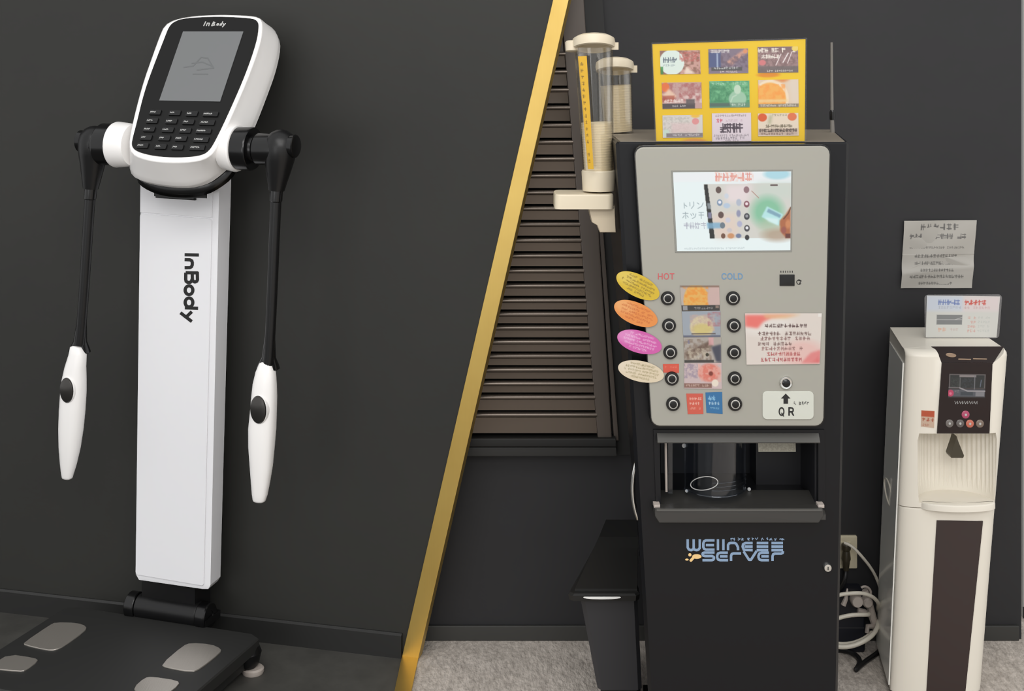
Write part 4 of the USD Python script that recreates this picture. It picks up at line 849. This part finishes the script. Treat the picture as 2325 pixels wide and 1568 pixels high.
obj('holder_shelf', prism(roundpoly(V([(xat(1258, Yd), Yd - .035), (xat(1391, Yd), Yd - .035), (xat(1391, Yd), Yd + .045), (xat(1258, Yd), Yd + .045)]), .012), frame3((0, 0, zat(470, Yd)), (1, 0, 0), (0, 1, 0)), zat(436, Yd) - zat(470, Yd), b=.004), 'cream', cd1)
fs = V([(1335, 466), (1396, 466), (1399, 528), (1362, 528), (1356, 512), (1344, 505)])
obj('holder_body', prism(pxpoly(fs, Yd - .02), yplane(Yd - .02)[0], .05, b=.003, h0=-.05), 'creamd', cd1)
obj('paper_cups', cups(P(0.0) + V([0, 0, -.002]), P(.465), .0260, .0296, 26), 'paper', kind='stuff', label='stack of pale paper cups inside the front clear tube', cat='paper cups')
cd2 = thing('cup_dispenser', 'rear clear paper cup dispenser behind the yellow-stripped one', 'cup dispenser', W(1402, 300, 2.64))
P, cir, k, rad, ld, rl_ = cup_tube(cd2, 1396, 160, 39, 1404, 300, 34.5, 2.64, 195)
tr_ = P(1) + V([rl_ + .003, 0, 0])
obj('lid_tab', loft([[tr_ + V([x, y, z]) for x, y in ((-.006, -.008), (.006, -.008), (.008, 0), (.006, .008), (-.006, .008))] for z in (-.004, .010)]), 'cream', ld)
obj('paper_cups', cups(P(0.01), P(.76), .0280, .0308, 18), 'paper', kind='stuff', label='stack of pale paper cups inside the rear clear tube', cat='paper cups')

# ================================================================== WASTE BIN
Yb0, Yb1 = 2.62, 2.92
wb = thing('waste_bin', 'black lidded waste bin on the carpet left of the drink machine', 'bin', (xat(1390, 2.75), 2.77, 0))
zl_ = zat(1354, Yb0)
def bring(z, l, r, y0, y1, b=.008, q=.085):
    return V([(l + b, y0, z), (r - b, y0, z), (r, y0 + b, z), (r, y1 - b, z), (r - b, y1, z), (l + b + q, y1, z), (l + q, y1 - b, z), (l, y0 + b, z)])
zbt = 0.0; lbx = xat(1317, Yb0); rbx = xat(1448, Yb0)
obj('bin_body', loft([bring(zat(1566, Yb0 + .012), lbx + .036, rbx + .010, Yb0 + .012, Yb1 - .012, q=.06), bring(zl_, lbx, rbx, Yb0, Yb1)]), 'bin', wb, smooth=25)
obj('bin_foot', loft([bring(0, lbx + .046, rbx + .006, Yb0 + .02, Yb1 - .02, q=.055), bring(zat(1566, Yb0 + .012) + .0005, lbx + .042, rbx + .008, Yb0 + .016, Yb1 - .016, q=.055)]), 'darkgap', wb)
obj('lid_rim', loft([bring(zl_ - .001, lbx - .022, rbx + .002, Yb0 - .018, Yb1 + .006), bring(zl_ + .010, lbx - .024, rbx + .003, Yb0 - .02, Yb1 + .008), bring(zl_ + .013, lbx - .02, rbx, Yb0 - .016, Yb1 + .004)]), 'binl', wb, smooth=25)
def at_px(px, py, Y): return W(px, py, Y)
hood = [at_px(1305, 1336, Yb0 - .005), at_px(1447, 1336, Yb0 - .005), at_px(1449, 1218, 2.80), at_px(1360, 1218, 2.80)]
low = [V([*p[:2], zl_ + .010]) for p in hood]
hd = loft([low, hood]); obj('lid_hood', fix(hd.vertices, hd.faces), 'binl', wb)
h2 = [hood[3], hood[2], at_px(1449, 1179, 2.91), at_px(1376, 1179, 2.91)]
lo2 = [V([*p[:2], zl_ + .010]) for p in h2]
hd = loft([lo2, h2]); obj('lid_flap', fix(hd.vertices, hd.faces), 'darkgap', wb, label='black rear flap of the lid')
obj('liner_edge', prism(shapely.affinity.scale(Point(0, 0).buffer(1), .037, .0036).intersection(Polygon([(-1, -1), (1, -1), (1, .0012), (-1, .0012)])), frame3(W(1367, 1354, Yb0 - .021) + V([0, 0, -.001]), (1, 0, 0), (0, 0, 1)), .0016, h0=.0), 'liner', wb, label='white liner edge showing under the lid')

# ================================================================== WATER DISPENSER
YW, YWB = 2.74, 2.975
wdx = thing('water_dispenser', 'cream white free-standing water dispenser with brown control panel', 'water dispenser', (xat(2130, YW), (YW + YWB) / 2, 0))
zw = lambda py: zat(py, YW)
def wlr(py):                                            # left and right front silhouettes in pixels
    return 2062 - .0445 * (py - 790), np.interp(py, [780, 1568], [2300, 2236])
def wring(z, grow=0.0, inset=0.0, n=10, front=0.0):
    py = H0 + (H - z) * F / YW; l, r = wlr(py); xl, xr = xat(l, YW) - grow, xat(r, YW) + grow
    xb0, xb1 = xl + .030, xr; c = .052; pts = []
    for k in range(n + 1):
        t = k / n * math.pi / 2; pts.append((xl + c - c * math.cos(t), YW + .020 - .020 * math.sin(t) - grow))
    for k in range(n + 1):
        t = math.pi / 2 - k / n * math.pi / 2; pts.append((xr - c + c * math.cos(t), YW + .030 - .030 * math.sin(t) - grow))
    pts = [(x + (.35 if x < (xl + xr) / 2 else -.35) * front * (y > YW + .02), y + front) for x, y in pts]
    pts += [(xb1, YWB), (xb0, YWB)]
    q = V(pts); ctr = V([(xl + xr) / 2, (YW + YWB) / 2]); q = ctr + (q - ctr) * (1 - inset)
    return np.c_[q, np.full(len(q), z)]
ZWT = zw(797)
def slant(r, k):                                         # the top falls slightly to the front
    r = r.copy(); r[:, 2] += k * (r[:, 1] - YW); return r
upper = loft([wring(zw(1152)), wring(zw(900)), wring(zw(812)), wring(zw(805), front=.002), wring(ZWT - .003, front=.009), wring(ZWT - .0006, front=.015), wring(ZWT, front=.020)])
# alcove
acx = xat(2176, YW); ar = xat(2268, YW) - acx; an_ = 40
def alc(z, s=1.0, dy=0.0): 
    a = np.arange(an_) * 2 * np.pi / an_; return np.c_[acx + dy * 0 + s * ar * np.cos(a), YW + .0 + s * .085 * np.sin(a), np.full(an_, z)]
acut = loft([alc(zw(1141), .97), alc(zw(1100), 1.0), alc(zw(1000), 1.0), alc(zw(984), .96)])
yv = YW + .040
notch = [V([xat(2114, yv), yv, ZWT]), V([xat(2279, yv), yv, ZWT]), W(2255, 824, YW), W(2138, 824, YW)]
ncut = manifold3d.Manifold.hull_points(np.vstack([notch, [p + V([0, -.05, .06]) for p in notch], [p + V([0, -.05, 0]) for p in notch[2:]]]))
um = mf(fix(upper.vertices, upper.faces)) - mf(fix(acut.vertices, acut.faces)) - ncut
obj('housing', um, 'wd', wdx, smooth=40)
lower = loft([wring(.012, 0, .0), wring(zw(1300)), wring(zw(1158)), wring(zw(1154), 0, .01)])
obj('housing', fix(lower.vertices, lower.faces), 'wd', wdx, smooth=40)
obj('base_foot', loft([wring(0, -.006), wring(.013, -.006)]), 'darkgap', wdx)
# ribbed alcove back
aa = np.linspace(.06 * math.pi, .94 * math.pi, 200); rib = 1 - .022 * (.5 + .5 * np.cos(aa * 50))
ins = np.c_[acx + ar * .995 * rib * np.cos(aa), YW + .0845 * rib * np.sin(aa)]; out_ = np.c_[acx + ar * 1.0 * np.cos(aa[::-1]), YW + .0855 * np.sin(aa[::-1])]
obj('ribbed_back', prism(Polygon(np.vstack([ins, out_])), gfr, zw(986) - zw(1139), h0=zw(1139)), 'wd', wdx, smooth=20)
# tray ledge
ledge = Polygon(np.vstack([np.c_[acx + (ar - .006) * np.cos(t), YW + .006 - .028 * np.sin(t)] for t in [np.linspace(0, math.pi, 40)]]))
obj('drip_ledge', prism(V(ledge.exterior.coords[:-1]), gfr, .014, b=.004, h0=zw(1141) - .012), 'wd', wdx)
# control panel
fy = YW - .003
pc = slab([(2139, 823), (2254, 823), (2247, 984), (2128, 984)], fy, .004, b=.0008)
cpn = obj('control_panel', pc, 'wdb', wdx, label='dark brown control panel')
vq = V(notch); nn_ = unit(np.cross(vq[1] - vq[0], vq[3] - vq[0])); nn_ = nn_ if nn_[1] < 0 else -nn_
vis = loft([vq + nn_ * .0012, vq - nn_ * .004])
obj('panel_visor', fix(vis.vertices, vis.faces), 'wdb', wdx)
g0 = lambda x, y: (2100 + x / 5.405, 770 + y / 5.405)
da = Art(84, 56, (44, 38, 40)); da.rect(1, 1, 83, 34, (120, 112, 112)).rect(3, 3, 81, 33, (46, 50, 52)).rect(24, 3, 62, 8, (150, 142, 142)).rect(25, 9, 27, 34, (110, 110, 112)).rect(58, 4, 60, 36, (130, 130, 136)).rect(0, 31, 26, 33, (130, 124, 126)).rect(0, 36, 83, 53, (92, 96, 104)).line([(26, 33), (44, 40), (83, 40)], 3, (166, 162, 166)).rect(28, 42, 56, 50, (66, 74, 82)).rect(62, 42, 82, 52, (150, 148, 152), .8, 2).glyphs(14, 38, 26, 5, (150, 146, 150), 4).ell(5, 45, 7.5, 8, (206, 74, 110), e=1.5).ell(5, 46, 3, 3, (240, 130, 160), e=1).blotch(5, 10, 24, 30, (70, 78, 74), 5, 3, .6).blotch(30, 10, 56, 33, (64, 70, 78), 6, 3, .6).line([(74, 14), (72, 30)], 1.5, (120, 130, 150))
printed('display_panel', da, [g0(295, 420), g0(750, 425), g0(738, 722), g0(285, 718)], fy - .0006, .001, 'printg', cpn, label='small framed display')
ml = [[g0(365 + 20 * i + 14 * j, 758 + 24 * ((i * 7 + j * 5) % 3) / 2), g0(378 + 20 * i, 792 - 24 * ((i * 5 + j) % 3) / 2)] for i in range(14) for j in (0, 1)]
obj('panel_lettering', decal(strokes(ml, .9), fy), 'greyink', cpn)
for bx_, by_, cl in ((497, 922, (170, 70, 100)), (300, 1030, (110, 104, 100)), (430, 1030, (96, 90, 88)), (550, 1033, (190, 104, 84)), (673, 1033, (120, 104, 92))):
    kn = '_'.join(['button_tint'] + [str(v) for v in cl])
    if kn not in M: M[kn] = mat(kn, cl, .3)
    c = W(*g0(bx_, by_), fy); kk = YW / F
    bt = obj('panel_button', lathe([(0, 9 * kk), (.0012, 9 * kk), (.0022, 7.5 * kk), (.0024, 3 * kk)], c, (0, -1, 0), 24), M[kn], wdx)
    obj('button_mark', lathe([(.0022, 3 * kk), (.003, 2.5 * kk)], c, (0, -1, 0), 12), 'greyink', bt)
vfr = frame3(vq[3] + nn_ * .0013, unit(vq[2] - vq[3]), unit(unit(vq[0] - vq[3]) - unit(vq[2] - vq[3]) * np.dot(unit(vq[0] - vq[3]), unit(vq[2] - vq[3]))))
vuv = lambda px, py: (lambda p: (np.dot(p, vfr[1]), np.dot(p, vfr[2])))(onplane(px, py, vfr[0], vfr[3]) - vfr[0])
ve = [(shapely.affinity.rotate(shapely.affinity.scale(Point(g0(320, 195)).buffer(1), 12, 4.5), 8)), LineString([g0(415, 245), g0(560, 248)]).buffer(1.3), LineString([g0(595, 240), g0(755, 244)]).buffer(1.1)]
obj('panel_emblem', prism(pxarea(unary_union(ve), vuv), vfr, .0006), mat('emblem_tan', (150, 126, 104), .5), cpn)
sp = loft([V([W(x, y, YW + .012) for x, y in ((2172, 990), (2176, 1002), (2189, 1034), (2187, 1039), (2160, 1039), (2158, 1034), (2169, 1002))]) + V([0, d, 0]) for d in (0, .03)])
obj('spout', fix(sp.vertices, sp.faces), 'spout', wdx, label='dark triangular spout')
lp = [(2127, 1182), (2231, 1183), (2229, 1200), (2194, 1600), (2105, 1600)]
lowp = [W(a_, b_, YW - .0015) for a_, b_ in ((2127, 1181), (2232, 1183), (2191, 1580), (2103, 1580))]
obj('kick_panel', quadprism(lowp, .005, (0, 1, 0)), 'wdb2', wdx, label='dark brown lower front panel')
wsk = Art(24, 30, (226, 196, 172)); wsk.rect(0, 0, 24, 11, (206, 92, 58)).glyphs(2, 13, 22, 6, (186, 92, 66), 4, .9, 1.3, 1.4).glyphs(2, 24, 22, 4, (200, 140, 116), 5)
ym = YW + .003
wm, wi = grid_slab(W(2092, 931, YW + .0008), W(2122, 933, YW - .0016), W(2121, 971, YW - .0016), W(2091, 968, YW + .0008), wsk, .003)
obj('sticker', wm, 'print', wdx, ink=wi, label='small red and cream sticker')
# side panel of polished grey and its handle
lside = lambda py, Y: wring(zat(py, YW))
def sidepts(z):
    r = wring(z); a, b = r[0], r[-1]; return a, b
(a0, b0), (a1, b1) = sidepts(.02), sidepts(ZWT - .03)
nx_ = V([-1, 0, 0]); e_ = V([0, .01, 0])
obj('side_panel', quadprism([a0 + e_ * .3, b0 - e_, b1 - e_, a1 + e_ * .3], .003, nx_), 'wdside', wdx, label='polished grey side panel')
hz = zat(1120, 2.86); a2, b2 = sidepts(hz); hm = a2 * .5 + b2 * .5 - V([.003, 0, 0])
th_ = [hm + V([-.004 - .006 * math.sin(t) * 0, .030 * math.cos(t), .030 * math.sin(t)]) for t in np.linspace(0, 2 * math.pi, 32)]
hpt = [hm + V([-.0015, .030 * math.cos(t) + .03 * math.sin(t) * 0, .022 * math.sin(t) + .012 * math.cos(t)]) for t in np.linspace(0, 2 * math.pi, 33)]
obj('grip_ring', tube(hpt, .0018, 8, False), 'hose', wdx, label='pale recessed grip ring on the side')

# card on the water dispenser
lc = Art(166, 94, (226, 226, 220)); lc.rect(0, 0, 84, 34, (218, 226, 240), .9, 10).rect(84, 0, 166, 34, (240, 226, 226), .9, 10).glyphs(26, 9, 82, 11, (120, 140, 196), 3, .9, .9, 1.6).glyphs(86, 9, 142, 11, (220, 96, 86), 4, .9, .9, 1.8).rect(24, 43, 83, 65, (140, 142, 142)).rect(24, 53, 83, 54.5, (196, 196, 196)).line([(66, 54), (84, 48)], 1.2, (214, 214, 214)).glyphs(26, 23, 80, 6, (190, 196, 206), 5, .7).glyphs(86, 23, 150, 6, (220, 190, 190), 6, .7)
for y in (46, 56, 66, 76): lc.glyphs(96, y, 118, 6, (226, 170, 160), y, .7).glyphs(120, y, 150, 5, (200, 204, 200), y + 1, .7)
lc.glyphs(28, 72, 50, 9, (236, 170, 140), 8, .7).glyphs(56, 73, 78, 6, (214, 196, 190), 9, .7)
YC = 2.862
ic = thing('instruction_card', 'laminated instruction card standing on top of the water dispenser', 'card', W(2185, 767, YC))
zi = lambda x, y: (1980 + x / 4.901, 480 + y / 4.901)
printed('card_sheet', lc, [zi(610, 935), zi(1425, 945), zi(1385, 1400), zi(598, 1400)], YC, .0015, 'printp', ic)
obj('laminate', prism(roundpoly(pxpoly([zi(582, 925), zi(1448, 920), zi(1412, 1408), zi(588, 1408)], YC + .0022), .008), yplane(YC + .0022)[0], .0006), 'film', ic)
# paper notice on the wall
pn = Art(165, 152, (196, 192, 184)); pn.glyphs(38, 8, 128, 13, (104, 102, 100), 3, .9, 1.15, 1.7).glyphs(14, 30, 146, 11, (108, 106, 104), 4, .9, .9, 1.5)
for i, (y, x0, x1, h_) in enumerate(((58, 16, 142, 5), (76, 28, 130, 7), (92, 22, 138, 7), (108, 42, 120, 6), (122, 18, 146, 7), (138, 40, 122, 6))): pn.glyphs(x0, y, x1, h_, (110, 108, 104), 20 + i, .85, 1.0, 1.2)
wave = lambda u, v: .002 + .0011 * np.sin(v * 17 + u * 2) * (v > .5) + .0014 * np.sin(u * 7 + v * 9) + .0016 * np.exp(-((v - .78 + .1 * u) / .05) ** 2)
printed('paper_notice', pn, [zi(355, 102), zi(1160, 95), zi(1108, 850), zi(318, 852)], YB - .004, .0012, 'printp', label='crinkled white paper notice taped to the black wall', cat='notice', bend=wave)

# ================================================================== OUTLET, PLUGS AND HOSES
so = thing('wall_outlet', 'ivory wall outlet plate between the two dispensers', 'outlet', W(1915, 1291, YB))
obj('cover_plate', slab([(1880, 1217), (1947, 1217), (1947, 1291), (1880, 1291)], YB - .009, .009, r=.003, b=.003), 'outlet', so)
obj('socket_insert', slab([(1898, 1230), (1932, 1230), (1932, 1280), (1898, 1280)], YB - .0105, .003, r=.002, b=.001), 'outlet', so)
Yq = YB - .012
pg = thing('power_plug', 'dark brown plug in the ivory outlet', 'plug', W(1921, 1290, Yq))
pr = lambda py, hw, d: V([W(1921 + hw * x, py, Yq - d - .0) + V([0, d * (1 - y), 0]) for x, y in ((-1, 0), (1, 0), (1, 1), (-1, 1))])
M['plug'] = mat('plug_brown_black', (52, 46, 32), .4)
obj('plug_body', lathe([(0, .009), (.002, .0105), (.012, .0105), (.016, .008), (.020, .009), (.034, .0105), (.040, .0085), (.06, .006), (.062, .002)], W(1921, 1234, Yq - .012), (0, 0.0, -1), 24), 'plug', pg)
obj('plug_cord', tube(spline([W(1921, 1285, Yq - .012), W(1919, 1312, Yq - .02), W(1911, 1332, Yq - .045), W(1896, 1345, Yq - .08)], 24), .0045, 10), 'cable', pg)
def hose(name, pts, r, label, m='hose', cat_='hose', n=48): return obj(name, tube(spline(pts, n), r, 12), m, label=label, cat=cat_)
YH = 2.93
obj('power_cord', tube(spline([W(1917, 1232, Yq - .016), W(1935, 1241, 2.985), W(1956, 1262, 2.98), W(1978, 1290, 2.985), W(1996, 1328, 2.992), W(2004, 1362, 2.995), W(2006, 1400, 2.992)], 48), .0034, 12), 'hose', wdx, label='thin cream power cord')
fx, fyv = 1880 + 0, 1180
h0_ = lambda x, y: (1880 + x / 4.041, 1180 + y / 4.041)
hose('water_hose', [W(*h0_(60, 700), 2.90), W(*h0_(130, 682), 2.90), W(*h0_(220, 672), 2.90), W(*h0_(310, 672), 2.90), W(*h0_(390, 695), 2.905), W(*h0_(450, 745), 2.92), W(*h0_(460, 800), 2.955), W(*h0_(474, 850), 2.99)], .0042, 'white water hose arching over the grey valves')
hose('water_hose', [W(*h0_(50, 915), 2.90), W(*h0_(110, 895), 2.90), W(*h0_(220, 872), 2.90), W(*h0_(330, 868), 2.905), W(*h0_(372, 858), 2.93)], .0045, 'short straight white hose below the grey valves')
hose('water_hose', [W(*h0_(40, 1150), 2.90), W(*h0_(110, 1162), 2.90), W(*h0_(200, 1158), 2.90), W(*h0_(300, 1125), 2.90), W(*h0_(400, 1060), 2.91), W(*h0_(450, 985), 2.93), W(*h0_(448, 930), 2.96)], .0052, 'thick white hose looping lowest near the floor')
hose('water_hose', [W(*h0_(50, 1122), 2.915), W(*h0_(150, 1132), 2.915), W(*h0_(240, 1118), 2.92), W(*h0_(330, 1080), 2.93), W(*h0_(400, 1025), 2.945)], .0032, 'thin white hose just above the lowest loop')
vb = thing('valve_block', 'grey plastic valve bracket with fittings on the hoses', 'valve', W(1975, 1445, 2.96))
obj('bracket', tube([W(*h0_(340, 640), 2.955), W(*h0_(375, 760), 2.955), W(*h0_(405, 880), 2.955), W(*h0_(440, 1000), 2.955)], [.007, .0085, .009, .008], 10), 'valve', vb)
obj('hook', tube(spline([W(*h0_(305, 622), 2.95), W(*h0_(350, 612), 2.95), W(*h0_(385, 640), 2.95), W(*h0_(380, 700), 2.95)], 20), .0028, 8), 'valve', vb)
obj('round_valve', lathe([(0, .012), (.003, .0135), (.02, .0135), (.024, .011), (.024, .004)], W(*h0_(248, 715), 2.925), (0, -1, 0), 24), 'valve', vb)
obj('round_valve', lathe([(0, .010), (.003, .0112), (.02, .0112), (.024, .008), (.024, .003)], W(*h0_(345, 728), 2.945), (0, -1, 0), 24), 'valve', vb)
obj('clip', tube([W(*h0_(272, 828), 2.94), W(*h0_(330, 838), 2.94), W(*h0_(372, 868), 2.945)], .006, 8), 'valve', vb)
obj('clip', tube([W(*h0_(360, 1030), 2.94), W(*h0_(362, 975), 2.94), W(*h0_(430, 975), 2.95)], .0055, 8), 'valve', vb)
obj('lever', tube([W(*h0_(140, 780), 2.92), W(*h0_(165, 720), 2.92), W(*h0_(178, 630), 2.93)], [.006, .005, .002], 8), 'valve', vb)
bxp = thing('pump_box', 'navy black box on the floor behind the hoses', 'box', (xat(1912, 2.97), 2.97, 0))
obj('case', box(xat(1880, 2.95), xat(1966, 2.95), 2.952, 3.008, 0.0, zat(1345, 2.95), b=.006), 'box', bxp)
obj('seam', box(xat(1880, 2.95) + .004, xat(1966, 2.95) - .004, 2.9508, 2.954, zat(1426, 2.95), zat(1425, 2.95)), 'visor', bxp)
hose('black_cable', [onz(1905, 1475, .006), onz(1935, 1482, .008), onz(1952, 1500, .006), onz(1943, 1520, .006), onz(1960, 1505, .006), onz(1985, 1487, .006), onz(1996, 1478, .006)], .0052, 'black cable lying kinked on the floor beside the water dispenser', 'cable', 'cable')
